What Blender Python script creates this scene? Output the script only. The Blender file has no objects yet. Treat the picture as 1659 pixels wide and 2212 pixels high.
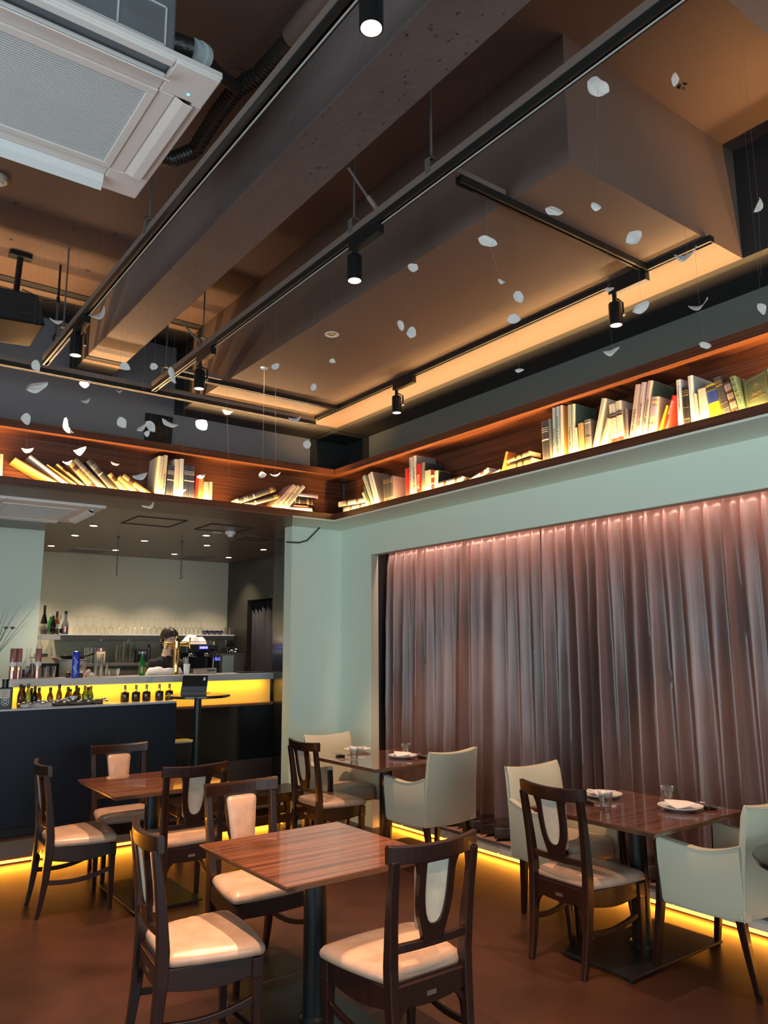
import bpy, bmesh, math, random
from math import sin, cos, pi, radians
from mathutils import Vector, Matrix
random.seed(7)
SC = bpy.context.scene
COL = SC.collection

# ---------------------------------------------------------------- camera
CAM_H, F_PX, W_PX, H_PX = 1.6, 1660.0, 1659.0, 2212.0
def cam_axes(yaw=36.67, pitch=9.97, roll=0.354):
    a, b, c = radians(yaw), radians(pitch), radians(roll)
    f = Vector((sin(a)*cos(b), cos(a)*cos(b), sin(b)))
    r = Vector((cos(a), -sin(a), 0.0))
    d = f.cross(r)
    return r*cos(c)+d*sin(c), -r*sin(c)+d*cos(c), f
CR, CD, CF = cam_axes()
cam_data = bpy.data.cameras.new('camera')
cam_data.sensor_fit = 'HORIZONTAL'
cam_data.sensor_width = 36.0
cam_data.lens = 36.0*F_PX/W_PX
cam_data.clip_start = 0.05
cam = bpy.data.objects.new('camera', cam_data)
COL.objects.link(cam)
m3 = Matrix((CR, -CD, -CF)).transposed()
cam.matrix_world = Matrix.Translation((0, 0, CAM_H)) @ m3.to_4x4()
SC.camera = cam

def at(u, v, x=None, y=None, z=None):
    """point of the room seen at photo pixel (u, v) on the plane x=, y= or z="""
    d = CR*((u-W_PX/2)/F_PX) + CD*((v-H_PX/2)/F_PX) + CF
    o = Vector((0, 0, CAM_H))
    if x is not None: t = (x-o.x)/d.x
    elif y is not None: t = (y-o.y)/d.y
    else: t = (z-o.z)/d.z
    return o + d*t

def along(u, v, dist):
    """point of the room at camera depth dist"""
    d = CR*((u-W_PX/2)/F_PX) + CD*((v-H_PX/2)/F_PX) + CF
    return Vector((0, 0, CAM_H)) + d*dist

# ---------------------------------------------------------------- view, world, daylight
SC.view_settings.view_transform = 'Standard'
SC.view_settings.look = 'None'
SC.view_settings.gamma = 1.0
SC.view_settings.use_curve_mapping = False
SC.view_settings.exposure = 0.0
try:
    SC.cycles.use_denoising = True
    SC.cycles.max_bounces = 8
    SC.cycles.transparent_max_bounces = 24
    SC.cycles.sample_clamp_indirect = 6.0
    SC.cycles.caustics_reflective = False
    SC.cycles.caustics_refractive = False
except Exception:
    pass
wd = bpy.data.worlds.new('daylight')
SC.world = wd
wd.use_nodes = True
wd.node_tree.nodes['Background'].inputs['Color'].default_value = (0.70, 0.88, 1.0, 1)
wd.node_tree.nodes['Background'].inputs['Strength'].default_value = 0.7

def area(name, loc, rot, sx, sy, watts, col, spread=180):
    l = bpy.data.lights.new(name, 'AREA')
    l.shape = 'RECTANGLE'; l.size = sx; l.size_y = sy
    l.energy = watts; l.color = col
    l.spread = radians(spread)
    o = bpy.data.objects.new(name, l); COL.objects.link(o)
    o.location = loc; o.rotation_euler = [radians(v) for v in rot]
    return o
DAY = (0.74, 0.92, 1.0)
# daylight entering through the windows behind and to the left of the photographer
area('window_light', (0.9, -3.35, 1.5), (90, 0, 0), 5.2, 2.5, 150, DAY)
area('window_light', (-2.95, 1.2, 1.5), (90, 0, -90), 5.6, 2.5, 150, DAY)
AMBER = (1.0, 0.33, 0.02)
SPOTC = (1.0, 0.60, 0.36)
# LED strips of the room: shelf lip, shelf top, bar front, plinths, curtain recess
area('led_shelf_right', (3.912, 3.0, 2.812), (180, 0, 90), 5.7, 0.012, 110, (1.0, 0.56, 0.17))
area('led_shelf_left', (1.2, 6.025, 2.812), (180, 0, 0), 4.9, 0.012, 95, (1.0, 0.56, 0.17))
area('led_cove_right', (3.93, 2.7, 3.275), (180, -42, 0), 0.03, 6.0, 27, (1.0, 0.60, 0.28), 100)
area('led_cove_left', (1.2, 6.04, 3.275), (180+42, 0, 0), 5.0, 0.03, 30, (1.0, 0.60, 0.28), 100)
area('led_bar', (2.3, 7.03, 1.287), (12, 0, 0), 2.9, 0.02, 7.5, (1.0, 0.62, 0.03))
area('led_plinth', (4.428, 3.4, 0.036), (0, 50, 0), 0.02, 5.0, 40, AMBER)
area('led_step', (1.3, 6.646, 0.04), (-50, 0, 0), 4.7, 0.02, 26, AMBER)
area('led_curtain', (4.35, 3.4, 2.60), (0, -8, 0), 0.03, 4.9, 34, (1.0, 0.58, 0.46), 150)
# ---------------------------------------------------------------- materials
def mat(name, col, rough=0.5, metal=0.0, spec=0.5, coat=0.0, emit=None, es=0.0, trans=0.0,
        var=0.0, vscale=8.0, vcol=None, vstretch=None, bump=0.0, bscale=60.0, sheen=0.0, aniso=0.0):
    m = bpy.data.materials.new(name)
    m.use_nodes = True
    nt = m.node_tree
    p = nt.nodes['Principled BSDF']
    p.inputs['Base Color'].default_value = (*col, 1)
    p.inputs['Roughness'].default_value = rough
    p.inputs['Metallic'].default_value = metal
    p.inputs['Specular IOR Level'].default_value = spec
    p.inputs['Coat Weight'].default_value = coat
    p.inputs['Coat Roughness'].default_value = 0.06
    p.inputs['Transmission Weight'].default_value = trans
    p.inputs['Sheen Weight'].default_value = sheen
    p.inputs['Anisotropic'].default_value = aniso
    if emit:
        p.inputs['Emission Color'].default_value = (*emit, 1)
        p.inputs['Emission Strength'].default_value = es
    tc = None
    if var or bump:
        tc = nt.nodes.new('ShaderNodeTexCoord')
        mp = nt.nodes.new('ShaderNodeMapping')
        nt.links.new(tc.outputs['Object'], mp.inputs['Vector'])
        if vstretch: mp.inputs['Scale'].default_value = vstretch
    if var:
        n = nt.nodes.new('ShaderNodeTexNoise')
        n.inputs['Scale'].default_value = vscale
        n.inputs['Detail'].default_value = 6
        n.inputs['Roughness'].default_value = 0.6
        nt.links.new(mp.outputs['Vector'], n.inputs['Vector'])
        r = nt.nodes.new('ShaderNodeValToRGB')
        r.color_ramp.elements[0].position = 0.32
        r.color_ramp.elements[1].position = 0.68
        c2 = vcol or tuple(c*(1-var) for c in col)
        r.color_ramp.elements[0].color = (*c2, 1)
        r.color_ramp.elements[1].color = (*col, 1)
        nt.links.new(n.outputs['Fac'], r.inputs['Fac'])
        nt.links.new(r.outputs['Color'], p.inputs['Base Color'])
    if bump:
        b = nt.nodes.new('ShaderNodeTexNoise')
        b.inputs['Scale'].default_value = bscale
        b.inputs['Detail'].default_value = 4
        nt.links.new(mp.outputs['Vector'], b.inputs['Vector'])
        bn = nt.nodes.new('ShaderNodeBump')
        bn.inputs['Strength'].default_value = bump
        bn.inputs['Distance'].default_value = 0.01
        nt.links.new(b.outputs['Fac'], bn.inputs['Height'])
        nt.links.new(bn.outputs['Normal'], p.inputs['Normal'])
    return m

def wood(name, c1, c2, scale, stretch, rough=0.35, coat=0.0, coord='Object', lo=0.36, hi=0.62):
    """striped veneer: strongly stretched noise, grain along the axis with the small factor"""
    m = bpy.data.materials.new(name); m.use_nodes = True
    nt = m.node_tree; p = nt.nodes['Principled BSDF']
    tc = nt.nodes.new('ShaderNodeTexCoord'); mp = nt.nodes.new('ShaderNodeMapping')
    mp.inputs['Scale'].default_value = stretch
    nt.links.new(tc.outputs[coord], mp.inputs['Vector'])
    n = nt.nodes.new('ShaderNodeTexNoise'); n.inputs['Scale'].default_value = scale
    n.inputs['Detail'].default_value = 5; n.inputs['Roughness'].default_value = 0.62
    n.inputs['Distortion'].default_value = 0.25
    nt.links.new(mp.outputs['Vector'], n.inputs['Vector'])
    r = nt.nodes.new('ShaderNodeValToRGB')
    e = r.color_ramp.elements
    e[0].position = lo; e[0].color = (*c2, 1)
    e[1].position = hi; e[1].color = (*c1, 1)
    nt.links.new(n.outputs['Fac'], r.inputs['Fac'])
    nt.links.new(r.outputs['Color'], p.inputs['Base Color'])
    p.inputs['Roughness'].default_value = rough
    p.inputs['Coat Weight'].default_value = coat
    p.inputs['Coat Roughness'].default_value = 0.04
    return m

def thin_glass(name, tint=(0.97, 0.98, 0.97), gloss=0.9):
    m = bpy.data.materials.new(name); m.use_nodes = True
    nt = m.node_tree; nt.nodes.remove(nt.nodes['Principled BSDF'])
    out = nt.nodes['Material Output']
    t = nt.nodes.new('ShaderNodeBsdfTransparent'); t.inputs['Color'].default_value = (*tint, 1)
    g = nt.nodes.new('ShaderNodeBsdfGlossy'); g.inputs['Roughness'].default_value = 0.03
    g.inputs['Color'].default_value = (gloss, gloss, gloss, 1)
    lw = nt.nodes.new('ShaderNodeLayerWeight'); lw.inputs['Blend'].default_value = 0.35
    mx = nt.nodes.new('ShaderNodeMixShader')
    nt.links.new(lw.outputs['Facing'], mx.inputs['Fac'])
    nt.links.new(t.outputs[0], mx.inputs[1]); nt.links.new(g.outputs[0], mx.inputs[2])
    nt.links.new(mx.outputs[0], out.inputs['Surface'])
    return m

M = {}
M['ceiling'] = mat('ceiling_paint', (0.095, 0.052, 0.042), 0.75, var=0.14, vscale=2.5, bump=0.25, bscale=30)
M['beam'] = mat('rough_beam_paint', (0.140, 0.106, 0.102), 0.7, var=0.18, vscale=3, bump=0.5, bscale=26)
M['box'] = mat('soffit_paint', (0.135, 0.088, 0.070), 0.6, bump=0.08, bscale=90)
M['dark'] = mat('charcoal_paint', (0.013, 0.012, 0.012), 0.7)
M['darkgrey'] = mat('grey_paint', (0.165, 0.165, 0.180), 0.65, bump=0.05, bscale=120)
M['black'] = mat('black_paint', (0.012, 0.012, 0.013), 0.6)
M['mint'] = mat('pale_green_paint', (0.75, 0.85, 0.725), 0.7, var=0.03, vscale=1.5, bump=0.05, bscale=150)
M['greenish'] = mat('bar_wall_paint', (0.56, 0.54, 0.42), 0.7)
M['barceil'] = mat('bar_ceiling_paint', (0.125, 0.068, 0.046), 0.3)
M['lacquer'] = mat('black_lacquer', (0.010, 0.009, 0.009), 0.16, spec=0.5)
M['navy'] = mat('navy_counter_paint', (0.0045, 0.008, 0.018), 0.45, spec=0.35, var=0.3, vscale=4)
M['floor'] = mat('stained_concrete', (0.042, 0.0158, 0.0102), 0.40, spec=0.35, var=0.5, vscale=1.7, vcol=(0.020, 0.0078, 0.0052), bump=0.12, bscale=9)
M['barfloor'] = wood('bar_floor_boards', (0.10, 0.05, 0.03), (0.05, 0.025, 0.016), 6, (1, 12, 1), 0.4)
M['shelfwood'] = wood('shelf_veneer_x', (0.150, 0.052, 0.026), (0.055, 0.018, 0.010), 4.0, (0.25, 22, 22), 0.32)
M['shelfwoody'] = wood('shelf_veneer_y', (0.150, 0.052, 0.026), (0.055, 0.018, 0.010), 4.0, (22, 0.25, 22), 0.32)
M['under'] = wood('underside_veneer', (0.15, 0.085, 0.050), (0.09, 0.048, 0.028), 3.0, (0.3, 10, 10), 0.38)
M['tabletop'] = wood('table_veneer', (0.215, 0.078, 0.036), (0.070, 0.022, 0.011), 4.0, (0.32, 9.5, 9.5), 0.20, coat=1.0, lo=0.36, hi=0.62)
M['tableedge'] = mat('table_edge_wood', (0.17, 0.075, 0.040), 0.3, coat=0.4, var=0.3, vscale=20)
M['chairwood'] = mat('dark_stained_wood', (0.019, 0.0060, 0.0038), 0.32, spec=0.4, coat=0.14, var=0.35, vscale=12, vstretch=(3, 3, 0.5))
M['leather'] = mat('mottled_cream_leather', (0.45, 0.295, 0.210), 0.33, coat=0.15, var=0.20, vscale=16, bump=0.04, bscale=200)
M['panel_leather'] = mat('mottled_back_leather', (0.56, 0.50, 0.40), 0.42, var=0.22, vscale=22)
M['armleather'] = mat('smooth_cream_leather', (0.56, 0.53, 0.40), 0.38, bump=0.03, bscale=300)
M['seatleather'] = mat('cream_seat_leather', (0.46, 0.37, 0.28), 0.40)
M['blackmetal'] = mat('black_metal', (0.012, 0.013, 0.014), 0.32, metal=0.3)
M['track'] = mat('black_track', (0.010, 0.010, 0.010), 0.4)
M['trackside'] = mat('track_channel_paint', (0.17, 0.125, 0.105), 0.5)
M['chrome'] = mat('bright_steel', (0.75, 0.74, 0.72), 0.14, metal=1.0)
M['steel'] = mat('brushed_steel', (0.50, 0.48, 0.46), 0.32, metal=1.0)
M['galv'] = mat('galvanised_metal', (0.28, 0.30, 0.33), 0.5, metal=0.5, var=0.2, vscale=6)
M['rod'] = mat('painted_rod', (0.10, 0.085, 0.08), 0.5)
M['conductor'] = mat('track_conductor', (0.55, 0.54, 0.52), 0.45)
M['gold'] = mat('polished_brass', (0.85, 0.60, 0.22), 0.13, metal=1.0)
M['white'] = mat('white_plastic', (0.82, 0.74, 0.70), 0.42)
M['grille'] = mat('grille_white', (0.70, 0.69, 0.68), 0.5)
M['grilledark'] = mat('grille_gap', (0.10, 0.11, 0.13), 0.8)
M['porcelain'] = mat('white_porcelain', (0.85, 0.84, 0.82), 0.12, coat=0.4)
M['napkin'] = mat('white_napkin', (0.88, 0.82, 0.80), 0.85)
M['thread'] = mat('nylon_thread', (0.16, 0.13, 0.115), 0.5)
M['curtain'] = mat('taupe_satin', (0.148, 0.086, 0.074), 0.33, spec=0.75, var=0.15, vscale=30, vstretch=(1, 1, 0.12), bump=0.14, bscale=22)
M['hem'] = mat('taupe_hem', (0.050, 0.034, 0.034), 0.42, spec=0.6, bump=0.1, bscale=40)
M['tile'] = mat('pale_tile', (0.56, 0.58, 0.53), 0.35, var=0.06, vscale=10)
M['tiletop'] = mat('ledge_board', (0.36, 0.21, 0.16), 0.45, var=0.2, vscale=12, vstretch=(6, 0.6, 6))
M['nosing'] = mat('dark_nosing', (0.10, 0.085, 0.075), 0.4)
M['ledstrip'] = mat('led_strip', (1, 0.8, 0.4), 0.5, emit=(1.0, 0.38, 0.035), es=5.0)
M['barglow'] = mat('added_glow_panel', (0.85, 0.60, 0.18), 0.45, emit=(1.0, 0.45, 0.06), es=0.16)  # faint emission added to the panel, which the strip under the slab lights
M['counterface'] = mat('counter_laminate', (0.55, 0.54, 0.54), 0.3, coat=0.2)
M['ledge'] = mat('bar_ledge_wood', (0.30, 0.13, 0.06), 0.3)
M['glass'] = thin_glass('clear_glass')
M['water'] = thin_glass('water', (0.93, 0.95, 0.95), 0.8)
M['greenglass'] = mat('green_bottle_glass', (0.02, 0.30, 0.05), 0.08, trans=0.55)
M['amberglass'] = mat('amber_bottle_glass', (0.20, 0.07, 0.008), 0.08, trans=0.5)
M['oliveglass'] = mat('olive_bottle_glass', (0.30, 0.38, 0.02), 0.08, trans=0.6)
M['yellowglass'] = mat('yellow_oil', (0.85, 0.50, 0.03), 0.08, trans=0.6)
M['darkglass'] = mat('black_bottle_glass', (0.006, 0.005, 0.005), 0.16, spec=0.35)
M['redwine'] = mat('red_wine', (0.06, 0.005, 0.012), 0.1)
M['spirit'] = mat('dark_red_liqueur', (0.03, 0.006, 0.006), 0.08, coat=0.6)
M['copper'] = mat('rose_copper', (0.66, 0.34, 0.32), 0.22, metal=0.85)
M['cork'] = mat('cork', (0.45, 0.26, 0.14), 0.8)
M['label'] = mat('paper_label', (0.70, 0.63, 0.52), 0.8)
M['labelwhite'] = mat('white_label', (0.80, 0.80, 0.80), 0.8)
M['blue'] = mat('cobalt_blue', (0.015, 0.045, 0.55), 0.28, coat=0.4)
M['skin'] = mat('skin', (0.72, 0.45, 0.35), 0.55)
M['hair'] = mat('dark_hair', (0.012, 0.007, 0.006), 0.45)
M['cloth_black'] = mat('black_cloth', (0.010, 0.009, 0.010), 0.85)
M['apron'] = mat('charcoal_apron', (0.020, 0.018, 0.019), 0.9)
M['towel'] = mat('white_towel', (0.82, 0.76, 0.74), 0.95, bump=0.3, bscale=150)
M['branch'] = mat('dry_branch', (0.16, 0.13, 0.10), 0.9)
M['navycurtain'] = mat('navy_cloth', (0.006, 0.007, 0.014), 0.8)
M['espresso'] = mat('black_enamel', (0.014, 0.014, 0.015), 0.25, coat=0.3)
M['bluelcd'] = mat('blue_display', (0.02, 0.03, 0.3), 0.3, emit=(0.08, 0.10, 1.0), es=2.0)
M['lens'] = mat('lamp_lens', (1, 0.9, 0.8), 0.3, emit=(1.0, 0.86, 0.74), es=14.0)
M['lensoff'] = mat('frosted_lens', (0.8, 0.75, 0.7), 0.4, emit=(1.0, 0.85, 0.7), es=1.6)
M['ring'] = mat('lamp_ring', (0.8, 0.7, 0.62), 0.25, emit=(1.0, 0.72, 0.55), es=1.6)
M['ac_led'] = mat('indicator', (0.1, 0.5, 1), 0.3, emit=(0.05, 0.55, 1.0), es=4)
M['insul'] = mat('black_pipe_wrap', (0.020, 0.017, 0.016), 0.35, bump=0.4, bscale=70)
M['pipepaint'] = mat('painted_pipe', (0.10, 0.062, 0.048), 0.7)
M['icebox'] = mat('smoked_glass', (0.16, 0.24, 0.26), 0.15)
M['cream'] = mat('cream_plastic', (0.62, 0.54, 0.40), 0.5)
M['scuff'] = mat('dark_scuff', (0.040, 0.027, 0.022), 0.8)

def translucent(name, col):
    m = bpy.data.materials.new(name); m.use_nodes = True
    nt = m.node_tree; nt.nodes.remove(nt.nodes['Principled BSDF'])
    d = nt.nodes.new('ShaderNodeBsdfDiffuse'); t = nt.nodes.new('ShaderNodeBsdfTranslucent'); mx = nt.nodes.new('ShaderNodeMixShader')
    n = nt.nodes.new('ShaderNodeTexNoise'); n.inputs['Scale'].default_value = 45; n.inputs['Detail'].default_value = 4
    r = nt.nodes.new('ShaderNodeValToRGB')
    r.color_ramp.elements[0].color = (*[c*0.88 for c in col], 1); r.color_ramp.elements[1].color = (*col, 1)
    tc = nt.nodes.new('ShaderNodeTexCoord'); nt.links.new(tc.outputs['Object'], n.inputs['Vector']); nt.links.new(n.outputs['Fac'], r.inputs['Fac'])
    nt.links.new(r.outputs['Color'], d.inputs['Color']); nt.links.new(r.outputs['Color'], t.inputs['Color'])
    mx.inputs['Fac'].default_value = 0.38
    nt.links.new(d.outputs[0], mx.inputs[1]); nt.links.new(t.outputs[0], mx.inputs[2])
    nt.links.new(mx.outputs[0], nt.nodes['Material Output'].inputs['Surface'])
    return m
M['petal'] = translucent('white_petal', (0.93, 0.92, 0.90))

# ---------------------------------------------------------------- mesh helpers
def box(bm, x0, y0, z0, x1, y1, z1):
    v = [bm.verts.new(p) for p in ((x0,y0,z0),(x1,y0,z0),(x1,y1,z0),(x0,y1,z0),(x0,y0,z1),(x1,y0,z1),(x1,y1,z1),(x0,y1,z1))]
    for f in ((3,2,1,0),(4,5,6,7),(0,1,5,4),(1,2,6,5),(2,3,7,6),(3,0,4,7)):
        bm.faces.new([v[i] for i in f])

def loft(bm, rings, cap=True, closed=True):
    R = [[bm.verts.new(p) for p in r] for r in rings]
    n = len(R[0])
    for a, b in zip(R, R[1:]):
        for i in range(n if closed else n-1):
            j = (i+1) % n
            bm.faces.new((a[i], a[j], b[j], b[i]))
    if cap and closed:
        try: bm.faces.new(list(reversed(R[0])))
        except ValueError: pass
        try: bm.faces.new(R[-1])
        except ValueError: pass

def lathe(bm, prof, n=20, c=(0, 0, 0), cap=True):
    loft(bm, [[(c[0]+r*cos(2*pi*k/n), c[1]+r*sin(2*pi*k/n), c[2]+z) for k in range(n)] for r, z in prof], cap)

def tube(bm, pts, r, n=8, cap=True):
    pts = [Vector(p) for p in pts]
    rr = r if isinstance(r, (list, tuple)) else [r]*len(pts)
    rings = []
    up = None
    for i, p in enumerate(pts):
        t = (pts[min(i+1, len(pts)-1)] - pts[max(i-1, 0)]).normalized()
        if up is None:
            up = Vector((0, 0, 1)) if abs(t.z) < 0.9 else Vector((1, 0, 0))
        a = t.cross(up).normalized(); b = a.cross(t).normalized(); up = b
        rings.append([p + a*(rr[i]*cos(2*pi*k/n)) + b*(rr[i]*sin(2*pi*k/n)) for k in range(n)])
    loft(bm, rings, cap)

def prism(bm, poly, axis, a, b):
    """extrude a 2D polygon along axis ('x','y','z') from a to b"""
    def P(u, v, w):
        return {'x': (w, u, v), 'y': (u, w, v), 'z': (u, v, w)}[axis]
    loft(bm, [[P(u, v, a) for u, v in poly], [P(u, v, b) for u, v in poly]])

def obj(name, bm, m, parent=None, smooth=False, bevel=0.0, seg=2, kind=None, loc=None):
    bmesh.ops.recalc_face_normals(bm, faces=bm.faces)
    me = bpy.data.meshes.new(name)
    bm.to_mesh(me); bm.free()
    for mm in (m if isinstance(m, (list, tuple)) else [m]): me.materials.append(mm)
    o = bpy.data.objects.new(name, me); COL.objects.link(o)
    if smooth:
        for p in me.polygons: p.use_smooth = True
        try: me.set_sharp_from_angle(angle=radians(smooth if smooth is not True else 50))
        except Exception: pass
    if bevel:
        b = o.modifiers.new('bevel', 'BEVEL'); b.width = bevel; b.segments = seg
        b.limit_method = 'ANGLE'; b.angle_limit = radians(40)
    if parent is not None: o.parent = parent
    if kind: o['kind'] = kind
    if loc is not None: o.location = loc
    return o

def B():
    return bmesh.new()

def boxobj(name, x0, y0, z0, x1, y1, z1, m, parent=None, bevel=0.0, kind=None):
    bm = B(); box(bm, x0, y0, z0, x1, y1, z1)
    return obj(name, bm, m, parent, bevel=bevel, kind=kind)

def tag(o, label, cat, group=None):
    o['label'] = label; o['category'] = cat
    if group: o['group'] = group
    return o

def thing(name, label, cat, loc=(0, 0, 0), rz=0.0, group=None):
    o = bpy.data.objects.new(name, None); COL.objects.link(o)
    o.empty_display_size = 0.05
    o.location = loc; o.rotation_euler = (0, 0, radians(rz))
    return tag(o, label, cat, group)

def dup(root, loc, rz=None, label=None, group=None, scale=None):
    r = root.copy(); COL.objects.link(r); r.location = loc
    if rz is not None: r.rotation_euler = (0, 0, radians(rz))
    if scale: r.scale = scale
    if label: r['label'] = label
    if group: r['group'] = group
    for ch in list(root.children):
        c = ch.copy(); COL.objects.link(c); c.parent = r
        for g in list(ch.children):
            d = g.copy(); COL.objects.link(d); d.parent = c
    return r

def struct(name, x0, y0, z0, x1, y1, z1, m, bevel=0.0):
    return boxobj(name, x0, y0, z0, x1, y1, z1, m, bevel=bevel, kind='structure')

def spot(parent_name, loc, target, watts, angle, col, blend=0.35, r=0.03):
    l = bpy.data.lights.new(parent_name, 'SPOT')
    l.energy = watts; l.spot_size = radians(angle); l.spot_blend = blend; l.color = col
    l.shadow_soft_size = r
    o = bpy.data.objects.new(parent_name, l); COL.objects.link(o)
    o.location = loc
    d = Vector(target) - Vector(loc)
    o.rotation_euler = d.to_track_quat('-Z', 'Y').to_euler()
    return o

def text(body, size, parent, m, loc, rot, name='title', ext=0.0003, align='CENTER', sx=1.0):
    c = bpy.data.curves.new(name, 'FONT'); c.body = body; c.size = size
    c.align_x = align; c.align_y = 'CENTER'; c.extrude = ext
    c.materials.append(m)
    tmp = bpy.data.objects.new(name, c); COL.objects.link(tmp)
    me = bpy.data.meshes.new_from_object(tmp.evaluated_get(bpy.context.evaluated_depsgraph_get()))
    bpy.data.objects.remove(tmp); bpy.data.curves.remove(c)
    o = bpy.data.objects.new(name, me); COL.objects.link(o)
    o.parent = parent; o.location = loc; o.rotation_euler = rot; o.scale = (sx, 1, 1)
    return o
# ---------------------------------------------------------------- room shell
XF, YF = 3.875, 5.988          # shelf fronts
XS, YS = 4.19, 6.27            # upper walls / shelf backs
XW, YW = 4.258, 6.453          # pale lower walls
ZS, ZL, ZT, ZTT = 2.766, 2.835, 3.206, 3.262   # soffit, lip top, shelf head, trim top
ZB, ZC = 3.61, 4.23            # soffit box underside, ceiling
S = 'structure'
struct('floor', -3.2, -3.6, -0.12, 4.95, 6.66, 0.0, M['floor'])
struct('floor_bar', -3.2, 6.66, -0.12, 6.0, 10.2, 0.165, M['barfloor'])
struct('trim_1', -3.2, 6.632, 0.05, 3.70, 6.66, 0.17, M['nosing'])      # step fascia above the light strip
struct('trim_2', -3.2, 6.652, 0.012, 3.70, 6.659, 0.03, M['ledstrip'])
struct('ceiling', -3.2, -3.6, ZC, 4.95, YS+0.2, ZC+0.15, M['ceiling'])
# outer walls behind the photographer, with window openings for the daylight
bm = B()
box(bm, -3.2, -3.6, 0, -2.0, -3.45, ZC); box(bm, 3.8, -3.6, 0, 4.95, -3.45, ZC)
box(bm, -2.0, -3.6, 2.9, 3.8, -3.45, ZC); box(bm, -2.0, -3.6, 0, 3.8, -3.45, 0.15)
obj('wall_back', bm, M['mint'], kind=S)
bm = B()
box(bm, -3.2, -3.45, 0, -3.05, -1.8, ZC); box(bm, -3.2, 4.2, 0, -3.05, 10.2, ZC)
box(bm, -3.2, -1.8, 2.9, -3.05, 4.2, ZC); box(bm, -3.2, -1.8, 0, -3.05, 4.2, 0.15)
obj('wall_left', bm, M['mint'], kind=S)
# pale right wall with the wide curtain recess
bm = B()
box(bm, XW, 5.919, 0, 4.325, YW, ZS); box(bm, XW, -3.45, 2.47, 4.325, 5.919, ZS); box(bm, XW, -3.45, 0, 4.325, 0.6, 2.47)
obj('wall_right', bm, M['mint'], kind=S)
struct('wall_recess', 4.72, 0.55, 0, 4.80, 6.12, 2.75, M['darkgrey'])
bm = B(); box(bm, 4.325, 6.05, 0, 4.72, 6.12, 2.75); box(bm, 4.325, 0.53, 0, 4.72, 0.6, 2.75); box(bm, 4.325, 0.55, 2.62, 4.72, 6.12, 2.75)
obj('wall_recess_sides', bm, M['black'], kind=S)
bm = B(); box(bm, XW-0.004, 5.915, 0, 4.33, 5.919, 2.474); box(bm, XW-0.004, 0.6, 2.466, 4.33, 5.919, 2.47)
obj('trim_3', bm, mat('jamb_paint', (0.45, 0.44, 0.34), 0.6), kind=S)
# pale far wall between the corner and the bar, glossy black return beside it
struct('wall_far', 3.69, YW, 0, XW+0.2, YW+0.14, ZS, M['mint'])
bm = B(); prism(bm, [(3.69, YW), (3.86, 7.12), (4.6, 7.12), (4.6, YW+0.14), (3.70, YW+0.14)], 'z', 0.0, 2.77)
obj('wall_black_return', bm, M['lacquer'], kind=S)
# header between the dining room and the bar
struct('wall_header', -3.2, YS, ZTT, 3.5, YW, ZC, M['darkgrey'])
struct('wall_header_right', 3.5, YS, ZS, XS+0.3, YW, ZC, M['darkgrey'])
bm = B(); prism(bm, [(-3.2, YF+0.001), (3.43, YF+0.001), (3.69, YW), (-3.2, YW)], 'z', ZS-0.002, ZS+0.012)
obj('trim_4', bm, M['under'], kind=S)
bm = B(); prism(bm, [(3.43, YF+0.001), (XF+0.001, YF+0.001), (XF+0.001, -3.45), (XW, -3.45), (XW, YW), (3.69, YW)], 'z', ZS-0.002, ZS+0.012)
obj('trim_5', bm, M['mint'], kind=S)
struct('wall_upper_right', XS, -3.45, ZS+0.02, XS+0.3, YS, ZC, mat('green_grey_paint', (0.125, 0.137, 0.122), 0.65))
# bar alcove
struct('ceiling_bar', -3.2, YW, 2.77, 6.0, 10.2, 2.95, M['barceil'])
struct('wall_bar_back', 1.2, 9.9, 0.165, 6.0, 10.1, 2.77, M['greenish'])
struct('wall_bar_left', -3.05, 8.14, 0.165, 1.822, 10.1, 2.77, M['mint'])
bm = B(); box(bm, 4.654, 7.12, 0.165, 4.80, 8.60, 2.77); box(bm, 4.654, 9.29, 0.165, 4.80, 9.9, 2.77); box(bm, 4.654, 8.60, 2.22, 4.80, 9.29, 2.77)
obj('wall_bar_right', bm, mat('bar_side_paint', (0.035, 0.032, 0.026), 0.4), kind=S)
struct('wall_bar_passage', 4.95, 8.2, 0.165, 5.0, 9.7, 2.77, M['black'])
# ceiling beam along the room, with pitted underside
BX0, BX1, BZ = 1.50, 1.785, 3.78
bm = B(); box(bm, BX0, -3.45, BZ, BX1, 5.78, ZC)
obj('beam_1', bm, M['beam'], kind=S, bevel=0.008)
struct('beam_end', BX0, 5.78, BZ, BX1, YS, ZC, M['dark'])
random.seed(3)
bm = B()
for i in range(70):      # torn paint and pits on the beam underside and the ceiling
    cx, cy = random.uniform(BX0+0.01, BX1-0.02), random.uniform(0.9, 2.9) if i < 80 else random.uniform(2.9, 5)
    r = random.uniform(0.002, 0.007)
    pts = []
    for k in range(7):
        a = 2*pi*k/7; q = r*random.uniform(0.25, 1.2)
        pts.append((cx+q*cos(a)*0.8, cy+q*sin(a)*1.5))
    prism(bm, pts, 'z', BZ-0.0015, BZ+0.001)
obj('beam_scuffs', bm, M['scuff'], kind='stuff')
bm = B()
for (u, v, s) in ((1472, 190, .05), (1615, 293, .03), (188, 584, .03), (520, 155, .03), (35, 438, .03), (160, 495, .02), (246, 505, .03), (24, 517, .02)):
    c = at(u, v, z=ZC)
    for k in range(9):
        pts = []; ox, oy = c.x+random.uniform(-s, s)*0.6, c.y+random.uniform(-s, s)*0.6
        for j in range(6):
            a = 2*pi*j/6; q = s*random.uniform(0.08, 0.35)
            pts.append((ox+q*cos(a), oy+q*sin(a)*0.6))
        prism(bm, pts, 'z', ZC-0.002, ZC+0.001)
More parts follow.
